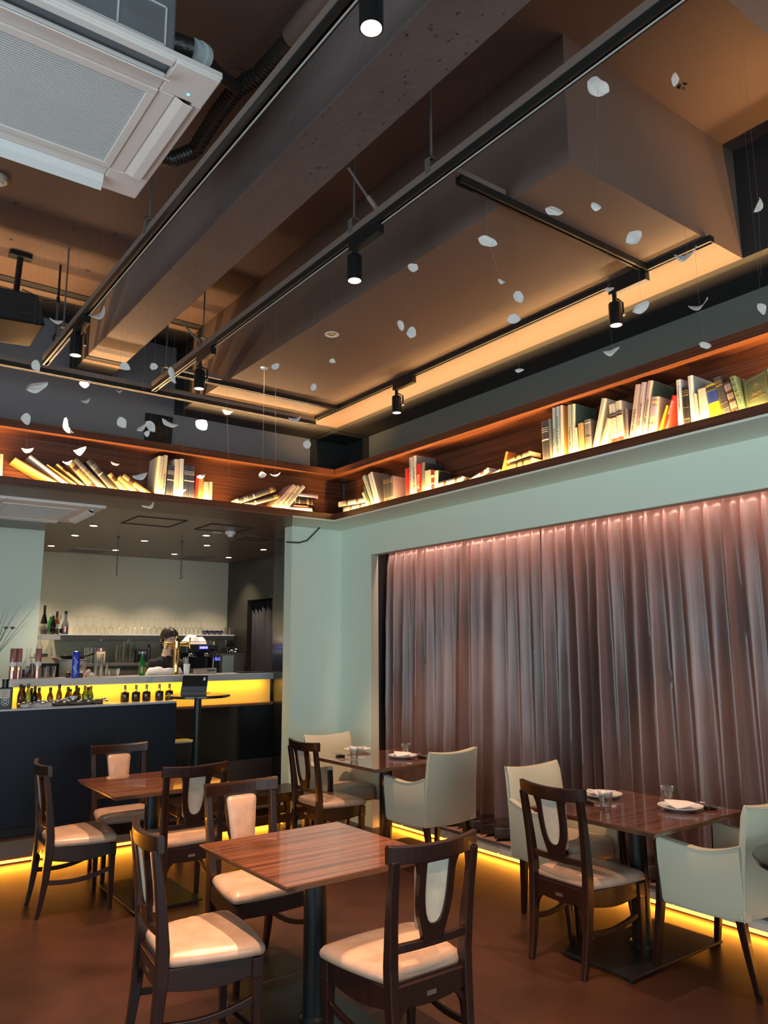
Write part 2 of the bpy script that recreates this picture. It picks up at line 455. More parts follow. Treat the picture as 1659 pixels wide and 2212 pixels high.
obj('ceiling_scuffs', bm, M['scuff'], kind='stuff')
bm = B(); prism(bm, [(-3.45, 3.9), (1.19, 3.9), (1.30, ZC), (-3.45, ZC)], 'x', BX1, 3.775)
obj('beam_2', bm, M['beam'], kind=S)
# dropped soffit box and the dark bulkheads along the walls
struct('soffit_box', 2.39, 1.886, ZB, 3.775, 5.80, ZC, M['box'])
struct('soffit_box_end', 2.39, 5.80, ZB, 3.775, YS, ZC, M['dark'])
struct('bulkhead_right', 3.775, -3.45, ZB, XS, YS, ZC, M['dark'])
# near-black corner panels
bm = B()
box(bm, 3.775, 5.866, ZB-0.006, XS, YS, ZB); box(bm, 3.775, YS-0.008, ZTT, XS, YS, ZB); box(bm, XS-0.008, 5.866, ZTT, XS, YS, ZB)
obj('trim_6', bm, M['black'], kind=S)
# dark ceiling border with a pale stripe along the bar side
bm = B(); box(bm, -3.05, 5.86, ZC-0.012, BX0, YS, ZC); box(bm, BX1, 5.86, ZC-0.012, 2.39, YS, ZC)
obj('trim_7', bm, M['dark'], kind=S)
bm = B()
for a, b in ((-3.05, BX0), (BX1, 2.39)):
    box(bm, a, 5.70, ZC-0.006, b, 5.775, ZC)
box(bm, BX0-0.006, 5.74, BZ-0.006, BX1+0.006, 5.80, BZ); box(bm, BX0-0.006, 5.74, BZ, BX0, 5.80, ZC)
box(bm, 2.384, 5.72, ZB+0.03, 2.39, 5.79, ZC)
obj('trim_8', bm, M['black'], kind=S)
bm = B()
for a, b in ((-3.05, BX0), (BX1, 2.39)):
    box(bm, a, 5.775, ZC-0.016, b, 5.86, ZC)
box(bm, BX0-0.01, 5.80, BZ-0.01, BX1+0.01, 5.86, BZ); box(bm, BX0-0.01, 5.80, BZ, BX0, 5.86, ZC)
box(bm, 2.38, 5.79, ZB+0.03, 2.39, 5.86, ZC)
obj('trim_9', bm, M['box'], kind=S)

# ---------------------------------------------------------------- book shelves round the room
def shelf_unit(name, label, right):
    t = thing(name, label, 'shelf')
    lo, hi = -3.3, (YF if right else XF)
    lo = -1.6 if not right else -0.6
    wm = M['shelfwoody'] if right else M['shelfwood']
    f, b = (XF, XS) if right else (YF, YS)
    back_end = YS if right else XS
    def bb(nm, d0, d1, z0, z1, e, m=wm, bev=0.0, mitre=False):
        bm = B()
        if right: poly = [(d0, lo), (d1, lo), (d1, e + (d1-f if mitre else 0)), (d0, e + (d0-f if mitre else 0))]
        else: poly = [(lo, d0), (e + (d0-f if mitre else 0), d0), (e + (d1-f if mitre else 0), d1), (lo, d1)]
        prism(bm, poly, 'z', z0, z1)
        return obj(nm, bm, m, t, bevel=bev)
    bb('shelf_board', f+0.022, b, ZS+0.012, ZS+0.024, hi, mitre=True)
    bb('front_lip', f, f+0.022, ZS+0.012, ZL, hi, bev=0.002, mitre=True)
    bb('back_panel', b-0.012, b, ZS+0.024, ZT, hi, mitre=True)
    bb('head_board', f+0.03, b, ZT, ZTT, hi, mitre=True)
    bb('head_trim', f, f+0.03, ZT-0.002, ZTT+0.002, hi, bev=0.002, mitre=True)
    return t
shelf_unit('bookshelf', 'long veneered bookshelf high on the right wall above the curtains', True)
shelf_unit('bookshelf', 'long veneered bookshelf high over the bar opening with ventilation grille above', False)

# ventilation grille on the wall above the left bookshelf
t = thing('vent_grille', 'black square slatted ventilation grille on the grey wall above left bookshelf', 'vent', (2.255, YS, 3.46))
bm = B(); box(bm, -0.112, -0.006, -0.112, 0.112, 0, 0.112); obj('backing', bm, M['black'], t)
bm = B()
for a in ((-0.118, -0.118, 0.118, -0.108), (-0.118, 0.108, 0.118, 0.118), (-0.118, -0.108, -0.108, 0.108), (0.108, -0.108, 0.118, 0.108)):
    box(bm, a[0], -0.016, a[1], a[2], 0, a[3])
obj('frame', bm, M['blackmetal'], t)
sl = None
for k in range(11):
    if sl is None:
        bm = B(); box(bm, -0.0045, -0.015, -0.108, 0.0045, -0.005, 0.108); sl = obj('slat', bm, M['espresso'], t); o = sl
    else:
        o = sl.copy(); COL.objects.link(o); o.parent = t
    o.location = (-0.0975+0.0195*k, 0, 0)

# ---------------------------------------------------------------- window ledge under the curtains
led = thing('window_ledge', 'low tiled ledge under the satin curtains with amber light strip', 'ledge')
X0 = 4.42
bm = B(); box(bm, X0+0.03, 0.6, 0.0, 4.72, 6.04, 0.10); obj('ledge_base', bm, M['nosing'], led)
bm = B(); box(bm, X0-0.006, 0.6, 0.098, X0+0.012, 6.04, 0.118); obj('nosing', bm, M['nosing'], led)
bm = B(); box(bm, X0+0.018, 0.62, 0.008, X0+0.03, 6.03, 0.03); obj('light_strip', bm, M['ledstrip'], led)
ft = tt = None
y = 0.6
while y < 5.9:
    y1 = min(y+0.30, 6.04)
    if ft is None:
        bm = B(); box(bm, X0, 0.0, 0.035, X0+0.03, 0.296, 0.098); ft = obj('tile', bm, M['tile'], led, bevel=0.0015); o = ft
    else:
        o = ft.copy(); COL.objects.link(o); o.parent = led
    o.location = (0, y+0.002, 0)
    y += 0.30
for row in range(2):
    y = 0.6 - 0.3*row
    while y < 5.9:
        if tt is None:
            bm = B(); box(bm, 0, 0.0, 0.100, 0.150, 0.597, 0.1155+0.0), ; tt = obj('ledge_tile', bm, M['tiletop'], led, bevel=0.001); o = tt
        else:
            o = tt.copy(); COL.objects.link(o); o.parent = led
        o.location = (X0+0.0125+0.1525*row - (0.0 if row == 0 else 0.0), max(y, 0.6), 0)
        if y < 0.6: o.scale = (1, 0.5, 1)
        elif y+0.6 > 6.04: o.scale = (1, (6.04-y)/0.6, 1)
        y = max(y, 0.6)+0.6 if y >= 0.6 else 0.9

# ---------------------------------------------------------------- curtains
def curtain(label, y0, y1, seed, shift):
    rnd = random.Random(seed)
    t = thing('curtain', label, 'curtain')
    x0, ztop, zbot = 4.505, 2.535, 0.137
    L = y1-y0
    # irregular fold positions
    cuts = [0.0]
    while cuts[-1] < L-0.05: cuts.append(cuts[-1]+rnd.uniform(0.085, 0.155))
    k = L/cuts[-1]; cuts = [c*k for c in cuts]
    amps = [rnd.uniform(0.038, 0.066) for _ in cuts]
    per = 13
    drift = [rnd.uniform(-0.03, 0.03) for _ in cuts]; drift[0] = drift[-1] = 0
    tw = [rnd.uniform(0, 6.28) for _ in cuts]
    rows = 30
    def pt(i, j, w, z):
        s = (z-zbot)/(ztop-zbot)
        a, b = cuts[i], cuts[i+1]
        low = 1-s
        a += drift[i]*low*1.2; b += drift[i+1]*low*1.2
        y = a+(b-a)*w
        g = 0.5-0.5*cos(2*pi*w)
        g = g**(0.72 if s < 0.9 else 1.3)
        A = amps[i]*(0.78+0.5*low) if s < 0.94 else amps[i]*(0.78)*(1-(s-0.94)*6)
        A *= 1+0.06*sin(7*s+tw[i])
        x = x0 + 0.045 - A*1.55*g + 0.002*sin(16*s+tw[i]+3*w) + 0.0016*sin(41*s+2*tw[i])*(1 if i % 2 else 0.3)
        # narrow tuck in the crest of some folds
        if i % 3 == 0: x += 0.014*math.exp(-((w-0.62)/0.07)**2)
        y += 0.012*sin(2*pi*w)*(0.5+low) + shift*low*0.02
        return (x, y0+y, z)
    def sheet(zs):
        bm = B(); grid = []
        for z in zs:
            row = []
            for i in range(len(cuts)-1):
                for q in range(per): row.append(bm.verts.new(pt(i, i, q/per, z)))
            row.append(bm.verts.new(pt(len(cuts)-2, 0, 1.0, z)))
            grid.append(row)
        for r0, r1 in zip(grid, grid[1:]):
            for a in range(len(r0)-1): bm.faces.new((r0[a], r0[a+1], r1[a+1], r1[a]))
        return bm
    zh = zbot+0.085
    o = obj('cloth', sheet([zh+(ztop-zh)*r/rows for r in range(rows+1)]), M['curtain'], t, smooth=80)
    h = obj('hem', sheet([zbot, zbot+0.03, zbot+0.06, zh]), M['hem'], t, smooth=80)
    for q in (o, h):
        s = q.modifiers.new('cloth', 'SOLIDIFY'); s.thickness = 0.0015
    bm = B(); box(bm, 4.50, y0, 2.545, 4.53, y1, 2.565); obj('curtain_rail', bm, M['black'], t)
    return t
curtain('taupe satin curtain with pinch pleats left of the gap, behind the far window table', 4.058, 6.03, 5, 0.5)
curtain('taupe satin curtain with pinch pleats right of the gap, running out of the picture', 0.65, 4.052, 11, -0.5)
# ---------------------------------------------------------------- lighting tracks
def track(label, axis, c, a, b, ztop, channel=True, hangers=()):
    """axis 'y': runs along y at x=c; axis 'x': along x at y=c"""
    t = thing('lighting_track', label, 'track')
    def bar(nm, d0, d1, z0, z1, m, s=0.0):
        bm = B()
        if axis == 'y': box(bm, c+d0, a+s, z0, c+d1, b-s, z1)
        else: box(bm, a+s, c+d0, z0, b-s, c+d1, z1)
        return obj(nm, bm, m, t)
    z = ztop
    if channel:
        bar('channel', -0.021, 0.021, z-0.035, z, M['trackside'])
        z -= 0.035
    bm = B()
    for d0, d1, z0, z1 in ((-0.018, -0.012, z-0.034, z), (0.012, 0.018, z-0.034, z), (-0.012, 0.012, z-0.008, z), (-0.012, -0.006, z-0.034, z-0.029)):
        if axis == 'y': box(bm, c+d0, a, z0, c+d1, b, z1)
        else: box(bm, a, c+d0, z0, b, c+d1, z1)
    obj('rail', bm, M['track'], t)
    bar('conductor', 0.0065, 0.0118, z-0.0335, z-0.0300, M['conductor'] if channel and axis == 'y' else M['track'], 0.09)
    if axis == 'y':
        bm = B(); box(bm, c-0.0175, a-0.004, z-0.0335, c+0.0175, a, z); box(bm, c-0.0175, b, z-0.0335, c+0.0175, b+0.004, z)
    else:
        bm = B(); box(bm, a-0.004, c-0.0175, z-0.0335, a, c+0.0175, z); box(bm, b, c-0.0175, z-0.0335, b+0.004, c+0.0175, z)
    obj('end_cap', bm, M['track'], t)
    for h in hangers:
        hx, hy = (c, h) if axis == 'y' else (h, c)
        bm = B(); tube(bm, [(hx, hy, ztop+0.05), (hx, hy, ZC-0.001)], 0.0055, 8)
        obj('hanger_rod', bm, M['rod'], t)
        bm = B()
        box(bm, hx-0.026, hy-0.015, ztop-0.02, hx-0.021, hy+0.015, ztop+0.055)
        box(bm, hx+0.021, hy-0.015, ztop-0.02, hx+0.026, hy+0.015, ztop+0.055)
        box(bm, hx-0.026, hy-0.015, ztop+0.05, hx+0.026, hy+0.015, ztop+0.055)
        obj('hanger_bracket', bm, M['rod'], t)
        bm = B(); lathe(bm, [(0.011, 0), (0.011, 0.012)], 6, (hx, hy, ztop+0.055)); obj('nut', bm, M['steel'], t)
    return t
TZ = 3.62
T1 = track('long black lighting track left of the ceiling beam, below the white air conditioner', 'y', 1.155, 0.3, 5.50, TZ, hangers=(0.9, 3.46, 5.05))
T2 = track('long black lighting track between the ceiling beam and the soffit box', 'y', 1.965, 0.3, 5.60, TZ, hangers=(2.28, 2.87, 4.68, 5.36))
track('black lighting track fixed lengthwise under the soffit box near the right wall', 'y', 3.43, 1.86, 5.60, ZB, channel=False)
track('black lighting track running crosswise along the bar side above the left bookshelf', 'x', 5.66, -1.0, 3.45, TZ-0.004)
track('short black lighting track crosswise under the far end of the soffit box', 'x', 5.245, 2.02, 3.41, ZB, channel=False)
track('short black lighting track crosswise under the near end of the soffit box', 'x', 2.233, 2.08, 3.41, ZB, channel=False)
# steel struts tying the middle track to its neighbours
def strut(label, pts, w=0.02):
    bm = B()
    for a, b in zip(pts, pts[1:]):
        a, b = Vector(a), Vector(b)
        t = (b-a).normalized(); s = t.cross(Vector((0, 0, 1)))
        s = s.normalized() if s.length > 0.1 else Vector((1, 0, 0))
        n = s.cross(t)
        loft(bm, [[p+s*w*i+n*0.012*j for i, j in ((-1, -1), (1, -1), (1, 1), (-1, 1))] for p in (a, b)])
    return tag(obj('support_strut', bm, M['trackside']), label, 'strut')
strut('grey channel strut joining the middle track to the near short cross track', [(1.99, 2.245, 3.634), (2.36, 2.245, 3.634)])
strut('grey channel strut joining the middle track to the far short cross track', [(1.99, 5.25, 3.634), (2.36, 5.25, 3.634)])
t = thing('track_brace', 'slanting brace rod and bent bracket above the lit spotlight on the middle track', 'brace')
bm = B(); p0, p1 = at(752, 362, x=1.80), at(797, 430, x=1.93); tube(bm, [p0, p1], 0.006, 8); obj('rod', bm, M['rod'], t)
p2 = at(811, 447, x=1.955); bm = B(); tube(bm, [at(795, 425, x=1.925), p2, (1.963, p2.y-0.02, 3.62)], 0.012, 6); obj('bent_bracket', bm, M['trackside'], t)
t = thing('track_brace', 'slanting brace rod beside the beam at the far end of the middle track', 'brace')
bm = B(); p0, p1 = at(388, 690, x=1.80), at(422, 730, x=1.93); tube(bm, [p0, p1], 0.006, 8); obj('rod', bm, M['rod'], t)
bm = B(); p2 = at(433, 738, x=1.955); tube(bm, [at(420, 727, x=1.925), p2, (1.963, p2.y-0.02, 3.62)], 0.012, 6); obj('bent_bracket', bm, M['trackside'], t)

# ---------------------------------------------------------------- spotlights
def spotlight(label, tx, u, v, lit, watts, aim, tilt=(0, 0), arm=True):
    L = at(u, v, x=tx)
    zt = 3.548 if tx < 3 else 3.574
    t = thing('spotlight', label, 'spotlight', (tx, L.y, 0))
    bm = B(); box(bm, -0.020, -0.215, zt-0.046, 0.020, 0.025, zt+0.002); obj('driver_box', bm, M['blackmetal'], t, bevel=0.003)
    r, h = 0.036, 0.128
    zb = L.z
    bm = B(); lathe(bm, [(0.013, zb+h), (0.013, zt-0.044)], 12); obj('stem', bm, M['blackmetal'], t)
    bm = B()
    lathe(bm, [(0.010, zb+h+0.004), (r-0.003, zb+h+0.002), (r, zb+h-0.004), (r, zb+0.001), (r-0.003, zb), (r-0.004, zb+0.018)], 28, cap=True)
    obj('head', bm, M['blackmetal'], t, smooth=35)
    bm = B(); lathe(bm, [(r-0.0045, zb+0.001), (r-0.015, zb+0.010)], 28, cap=False); obj('ring', bm, M['ring'] if lit > 1 else M['lensoff'], t, smooth=True)
    bm = B(); lathe(bm, [(0.001, zb+0.006), (r-0.013, zb+0.008), (r-0.013, zb+0.0085)], 24); obj('lens', bm, M['lens'] if lit > 1 else M['lensoff'], t)
    if arm:
        bm = B(); tube(bm, [(0, -0.02, zb+h+0.02), (0.044, -0.02, zb+h+0.012), (0.046, -0.02, zb+h-0.06)], 0.006, 6); obj('yoke', bm, M['blackmetal'], t)
        bm = B(); tube(bm, [(0.034, -0.02, zb+h-0.06), (0.052, -0.02, zb+h-0.06)], 0.008, 8); obj('yoke_knob', bm, M['steel'], t)
    if watts:
        spot('spot_beam', (tx, L.y, zb-0.012), aim, watts*1.5, 62, SPOTC, 0.5, 0.022)
    return t
spotlight('brightly lit black spotlight overhead at the top of the picture, left track', 1.155, 802, 62, 2, 230, (1.45, 2.5, 0), arm=False)
spotlight('brightly lit black spotlight on the middle track under the slanting brace', 1.965, 766, 607, 2, 260, (2.0, 3.1, 0), arm=False)
spotlight('black spotlight near the far end of the middle track, its beam catching a petal', 1.965, 430, 840, 1, 220, (2.0, 4.9, 0))
spotlight('black spotlight on the left track, seen dark against the grey wall', 1.155, 163, 768, 1, 220, (1.45, 5.1, 0))
spotlight('black spotlight under the soffit box nearer the far corner', 3.43, 857, 892, 1, 210, (3.7, 5.0, 0))
spotlight('black spotlight under the soffit box nearer the camera, at the track junction', 3.43, 1331, 703, 1, 160, (3.6, 2.6, 0))
# extra beams without lamp bodies, added along these tracks to brighten the seats
for x, y, tx, ty, w in ((1.965, 1.2, 1.95, 2.0, 160), (1.155, 3.0, 1.3, 3.4, 200), (1.965, 3.9, 2.0, 4.2, 150)):
    spot('spot_beam', (x, y, 3.36), (tx, ty, 0), w*1.5, 62, SPOTC, 0.5, 0.022)

# ---------------------------------------------------------------- ceiling cassette air conditioners
def cassette(label, x1, y0, size, z, housing, flaps):
    x0, y1 = x1-size, y0+size
    cx, cy = (x0+x1)/2, (y0+y1)/2
    t = thing('air_conditioner', label, 'air conditioner', (cx, cy, z))
    h = size/2
    # panel frame with four outlet openings: outer ring, corner blocks, inner ring
    bm = B()
    g = 0.30*size/0.95; so0, so1 = 0.365*size/0.95, 0.435*size/0.95; sl = 0.30*size/0.95
    for sx in (0, 1, 2, 3):
        def R(x, y):
            for _ in range(sx): x, y = -y, x
            return x, y
        def bx(xa, ya, xb, yb, za, zb):
            p, q = R(xa, ya), R(xb, yb)
            box(bm, min(p[0], q[0]), min(p[1], q[1]), za, max(p[0], q[0]), max(p[1], q[1]), zb)
        bx(-sl, -h, sl, -so1, 0, 0.03)            # outer edge strip
        bx(-sl, -so0, sl, -g, 0, 0.03)            # inner strip
        bx(sl, -h, h, -sl, 0, 0.03)               # corner block
    obj('panel', bm, M['white'], t, bevel=0.006)
    bm = B()
    for a in ((-h-0.004, -h-0.004, h+0.004, -h+0.012), (-h-0.004, h-0.012, h+0.004, h+0.004), (-h-0.004, -h, -h+0.012, h), (h-0.012, -h, h+0.004, h)):
        box(bm, a[0], a[1], 0.012, a[2], a[3], 0.04)
    obj('panel_rim', bm, M['white'], t, bevel=0.004)
    bm = B(); box(bm, -so1, -so1, 0.055, so1, so1, 0.06); obj('outlet_back', bm, M['galv'], t)
    # intake grille
    bm = B(); q = 0.265*size/0.95
    for a in ((-g, -g, g, -q), (-g, q, g, g), (-g, -q, -q, q), (q, -q, g, q)):
        box(bm, a[0]*0.995, a[1]*0.995, -0.006, a[2]*0.995, a[3]*0.995, 0.012)
    obj('grille_frame', bm, M['white'], t, bevel=0.003)
    bm = B(); box(bm, -q, -q, 0.012, q, q, 0.016); obj('grille_backing', bm, M['grilledark'], t)
    bm = B(); n = 42
    for k in range(n):
        yy = -q + (k+0.5)*2*q/n
        box(bm, -q, yy-0.0034*size/0.95, -0.003, q, yy+0.0030*size/0.95, 0.008)
    obj('grille_slats', bm, M['grille'], t, kind='stuff')
    bm = B(); box(bm, -0.20, g-0.022, -0.0075, -0.15, g-0.018, -0.0055); obj('maker_plate', bm, M['rod'], t)
    # air flaps
    for k, ang in enumerate(flaps):   # near, right, far, left
        bm = B()
        w = so1-so0
        loft(bm, [[(-sl+0.004 if i == 0 else sl-0.004, yy, zz) for yy, zz in ((0, 0), (-w*0.5, -0.006), (-w-0.002, 0), (-w-0.002, 0.004), (-w*0.5, -0.001), (0, 0.005))] for i in (0, 1)])
        f = obj('flap', bm, M['white'] if k != 2 else M['grille'], t)
        base = Matrix.Rotation(pi/2*k, 4, 'Z') @ Matrix.Translation((0, -so0, 0.002)) @ Matrix.Rotation(radians(ang), 4, 'X')
        f.matrix_local = base
    bm = B(); lathe(bm, [(0.006, -0.001), (0.006, 0.002)], 10, (h-0.075, -h+0.135, 0)); obj('indicator', bm, M['ac_led'], t)
    if housing:
        hh = 0.41*size/0.95; hx_ = 0.315
        bm = B(); box(bm, -hh, -hh, 0.035, hx_, hh, 0.34); obj('housing', bm, M['galv'], t, bevel=0.01)
        bm = B()
        for zz in (0.10, 0.26):
            box(bm, -hh+0.05, -hh-0.004, zz-0.003, hx_-0.04, -hh, zz+0.003)
        for xx in (-0.28, -0.08, 0.10, 0.275):
            box(bm, xx-0.003, -hh-0.004, 0.10, xx+0.003, -hh, 0.26)
        obj('housing_rib', bm, M['grille'], t)
        bm = B()
        for sx in (-1, 1):
            for sy in (-1, 1):
                xa = hx_ if sx > 0 else -hh; box(bm, min(xa, xa+sx*0.045), sy*0.30-0.025, 0.055, max(xa, xa+sx*0.045), sy*0.30+0.025, 0.062)
        obj('hanger_lug', bm, M['galv'], t)
        for sx in (-1, 1):
            for sy in (-1, 1):
                bm = B(); xa = hx_+0.03 if sx > 0 else -hh-0.03; tube(bm, [(xa, sy*0.30, 0.045), (xa, sy*0.30, ZC-z)], 0.006, 8)
                obj('hanger_rod', bm, M['rod'], t)
    return t
c = at(478, 178, z=3.70)
AC1 = cassette('large white ceiling cassette air conditioner hanging at the top left', c.x, c.y, 0.95, 3.70, True, (42, 14, 58, 20))
c2 = at(231, 1098, z=2.742)
cassette('white cassette air conditioner set into the bar ceiling', c2.x, c2.y+0.02, 0.92, 2.742, False, (-8, 30, 22, 20))
AX, AY = c.x-0.475, c.y+0.475
# drain and refrigerant pipes
t = thing('insulated_pipe', 'black taped refrigerant pipe bending from the air conditioner towards the beam', 'pipe')
px = [at(u, v, z=z) for u, v, z in ((300, 330, 3.98), (372, 345, 3.98), (420, 325, 4.04), (470, 245, 4.08), (508, 195, 4.10), (560, 160, 4.12), (600, 118, 4.12), (640, 75, 4.12))]
bm = B(); tube(bm, px, [0.030, 0.032, 0.036, 0.036, 0.034, 0.032, 0.036, 0.038], 12); obj('pipe_wrap', bm, M['insul'], t, smooth=True)
bm = B()
for i in range(len(px)-1):
    for k in range(7):
        f = (k+0.5)/7; p = px[i].lerp(px[i+1], f); d = (px[i+1]-px[i]).normalized()*0.006
        tube(bm, [p-d, p+d], 0.0385, 12)
obj('tape_turns', bm, M['insul'], t, smooth=60, kind='stuff')
bm = B(); tube(bm, [at(632, 82, z=4.12), at(700, 0, z=4.12), at(760, -70, z=4.12)], 0.050, 16); tag(obj('painted_pipe', bm, M['pipepaint'], smooth=60), 'thick brown painted pipe under the ceiling beside the left track', 'pipe')
t = thing('pipe_joint', 'pale grey pipe joint and black drain hose beside the air conditioner', 'pipe')
a1 = at(415, 108, z=3.93); a0 = Vector((c.x-0.475+0.30, a1.y+0.02, 3.93)); a2 = at(438, 124, z=3.95); a3 = at(475, 163, z=4.02); a4 = at(512, 190, z=4.07)
bm = B(); tube(bm, [a0, a1], 0.042, 16); obj('pipe_sleeve', bm, M['insul'], t, smooth=60)
bm = B(); tube(bm, [a1, a1.lerp(a2, 0.55), a1.lerp(a2, 0.56), a2], [0.045, 0.045, 0.052, 0.052], 18); obj('collar', bm, mat('pale_grey_plastic', (0.50, 0.55, 0.58), 0.4), t, smooth=50)
bm = B(); tube(bm, [a2, a3, a4], 0.028, 12); obj('hose', bm, M['insul'], t, smooth=60)

# speaker on a ceiling bracket, with its cable conduit
mp = at(45, 548, z=ZC)
t = thing('speaker', 'black loudspeaker tilted on a ceiling bracket at the left edge', 'speaker', (mp.x, mp.y, 0))
bm = B(); box(bm, -0.07, -0.03, ZC-0.035, 0.07, 0.03, ZC); obj('mount_plate', bm, M['blackmetal'], t, bevel=0.004)
bm = B(); tube(bm, [(0, 0, ZC-0.03), (-0.01, 0.0, 3.94), (-0.03, -0.02, 3.86)], 0.020, 8); obj('bracket_arm', bm, M['blackmetal'], t)
bm = B(); box(bm, -0.20, -0.13, -0.12, 0.13, 0.13, 0.12)
o = obj('cabinet', bm, M['blackmetal'], t, bevel=0.012); o.location = (-0.02, -0.07, 3.74); o.rotation_euler = (radians(-18), radians(-8), radians(12))
bm = B(); box(bm, -0.19, -0.137, -0.11, 0.12, -0.13, 0.11); g_ = obj('grille_cloth', bm, mat('speaker_mesh', (0.02, 0.02, 0.02), 0.8, bump=0.4, bscale=250), o)
bm = B(); box(bm, -0.02, -0.1395, -0.06, 0.03, -0.137, -0.05); obj('badge', bm, M['chrome'], o)
bm = B(); tube(bm, [(0.025, 0, 3.98), (0.09, 0, 3.965), (0.17, 0.03, 3.945), (0.245, 0.03, 3.965)], 0.005, 6); obj('cable', bm, M['black'], t)
p = at(131, 573, z=ZC)
t = thing('cable_conduit', 'thin black cable rod hanging from the ceiling beside the speaker', 'conduit', (p.x, p.y, 0))
bm = B(); tube(bm, [(0, 0, ZC), (0, 0, 3.97)], 0.008, 8); tube(bm, [(0, 0, 3.99), (0, 0, 3.95)], 0.013, 8); obj('upper_rod', bm, M['blackmetal'], t)
bm = B(); tube(bm, [(0, 0, 3.95), (0, 0, 3.72)], 0.0075, 8); obj('lower_rod', bm, M['rod'], t)
bm = B(); tube(bm, [(0, 0, 3.72), (-0.012, 0, 3.70), (-0.008, 0, 3.66)], 0.010, 8); obj('end_plug', bm, M['black'], t)
p = at(-3, 383, z=ZC)
t = thing('smoke_detector', 'small round smoke detector on the brown ceiling at the left edge', 'detector', (p.x, p.y, ZC))
bm = B(); lathe(bm, [(0.052, 0), (0.052, -0.018), (0.045, -0.028)], 24); obj('base', bm, M['cream'], t, smooth=40)
bm = B(); lathe(bm, [(0.030, -0.028), (0.028, -0.042), (0.018, -0.048)], 20); obj('sensor', bm, M['white'], t, smooth=40)
# recessed downlight in the soffit box
p = at(717, 722, z=ZB)
t = thing('downlight', 'round unlit white downlight recessed in the soffit box underside', 'downlight', (p.x, p.y, ZB))
bm = B(); lathe(bm, [(0.048, 0), (0.048, -0.004), (0.036, -0.006), (0.034, -0.001)], 28); obj('trim_ring', bm, M['white'], t, smooth=30)
bm = B(); lathe(bm, [(0.033, -0.001), (0.022, -0.0035), (0.008, -0.0045)], 24); obj('reflector', bm, M['gold'], t)

# ---------------------------------------------------------------- bar ceiling
dl = None
for k, (x, y) in enumerate(((2.12, 7.53), (2.155, 8.30), (2.16, 9.30), (2.89, 8.30), (2.89, 9.29), (3.28, 7.54), (3.617, 8.285), (3.62, 9.28), (4.336, 8.265), (4.347, 9.25))):
    if dl is None:
        dl = thing('bar_downlight', 'small lit round downlight in the dark bar ceiling', 'downlight', (x, y, 2.77), 0, 'round downlights in the bar ceiling')
        bm = B(); lathe(bm, [(0.046, 0), (0.046, -0.004), (0.036, -0.004), (0.036, 0)], 24); obj('ring', bm, M['barceil'], dl)
        bm = B(); lathe(bm, [(0.036, -0.0005), (0.036, -0.003)], 24); obj('lens', bm, M['lens'], dl)
    else:
        dup(dl, (x, y, 2.77))
    spot('downlight_beam', (x, y, 2.755), (x, y, 0), 62, 95, (1.0, 0.76, 0.54), 0.6, 0.03)
def hatch(i, x0, y0, x1, y1, inner):
    bm = B(); w = 0.014
    for a in ((x0, y0, x1, y0+w), (x0, y1-w, x1, y1), (x0, y0, x0+w, y1), (x1-w, y0, x1, y1)):
        box(bm, a[0], a[1], 2.764, a[2], a[3], 2.77)
    obj('trim_1%d' % i, bm, M['steel'] if inner else M['black'], kind=S)
    if inner: struct('ceiling_hatch', x0+w, y0+w, 2.767, x1-w, y1-w, 2.77, inner)
hm = mat('hatch_brown', (0.05, 0.022, 0.014), 0.35)
hatch(0, 2.28, 6.75, 2.75, 7.22, None); hatch(1, 3.0, 6.78, 3.45, 7.2, None); hatch(2, 3.62, 7.3, 4.05, 7.72, hm); hatch(3, 2.42, 9.35, 2.86, 9.8, hm); hatch(4, 3.85, 9.4, 4.2, 9.75, hm)
p = at(498, 1149, z=2.77)
t = thing('smoke_detector', 'white round smoke detector on the bar ceiling near the right end', 'detector', (p.x, p.y, 2.77))
bm = B(); lathe(bm, [(0.055, 0), (0.055, -0.02), (0.046, -0.03)], 24); obj('base', bm, M['white'], t, smooth=40)
bm = B(); lathe(bm, [(0.032, -0.03), (0.03, -0.05), (0.015, -0.055)], 20); obj('sensor', bm, M['white'], t, smooth=40)
p = at(470, 1149.5, z=2.77)
t = thing('ceiling_disc', 'flat white disc on the bar ceiling left of the smoke detector', 'ceiling plate', (p.x, p.y, 2.77))
bm = B(); lathe(bm, [(0.055, 0), (0.052, -0.008), (0.03, -0.010)], 24); obj('disc', bm, M['white'], t, smooth=40)
for u, lab, hook in ((256, 'thin hanging rod left of the bartender below the bar ceiling', 0), (393.5, 'thin hanging rod with a hooked end above the coffee machine', 1)):
    p = at(u, 1159 if not hook else 1169, z=2.77)
    t = thing('hanging_rod', lab, 'rod', (p.x, p.y, 2.77))
    bm = B(); lathe(bm, [(0.014, 0), (0.014, -0.02)], 10); obj('ceiling_cup', bm, M['rod'], t)
    bm = B(); tube(bm, [(0, 0, -0.02), (0, 0, -0.42 if not hook else -0.37)], 0.0055, 6); obj('rod', bm, M['rod'], t)
    if hook:
        bm = B(); tube(bm, [(0.02*sin(a*0.6), 0, -0.37-0.012*a) for a in (0, 1, 2, 3)]+[(0.0, 0, -0.415), (-0.018, 0, -0.40)], 0.005, 6); obj('hook', bm, M['rod'], t)
# loose cable stub at the top of the pale far wall
bm = B(); tube(bm, [(3.62, 6.435, 2.60), (3.76, 6.44, 2.605), (3.84, 6.42, 2.63), (3.95, 6.36, 2.762)], 0.007, 8)
tag(obj('loose_cable', bm, M['black'], smooth=True), 'black cable stub drooping from the soffit over the pale far wall', 'cable')
# ---------------------------------------------------------------- dining chairs
def post_rings(path):
    return [[(x-hx, y-hy, z), (x+hx, y-hy, z), (x+hx, y+hy, z), (x-hx, y+hy, z)] for x, y, z, hx, hy in path]

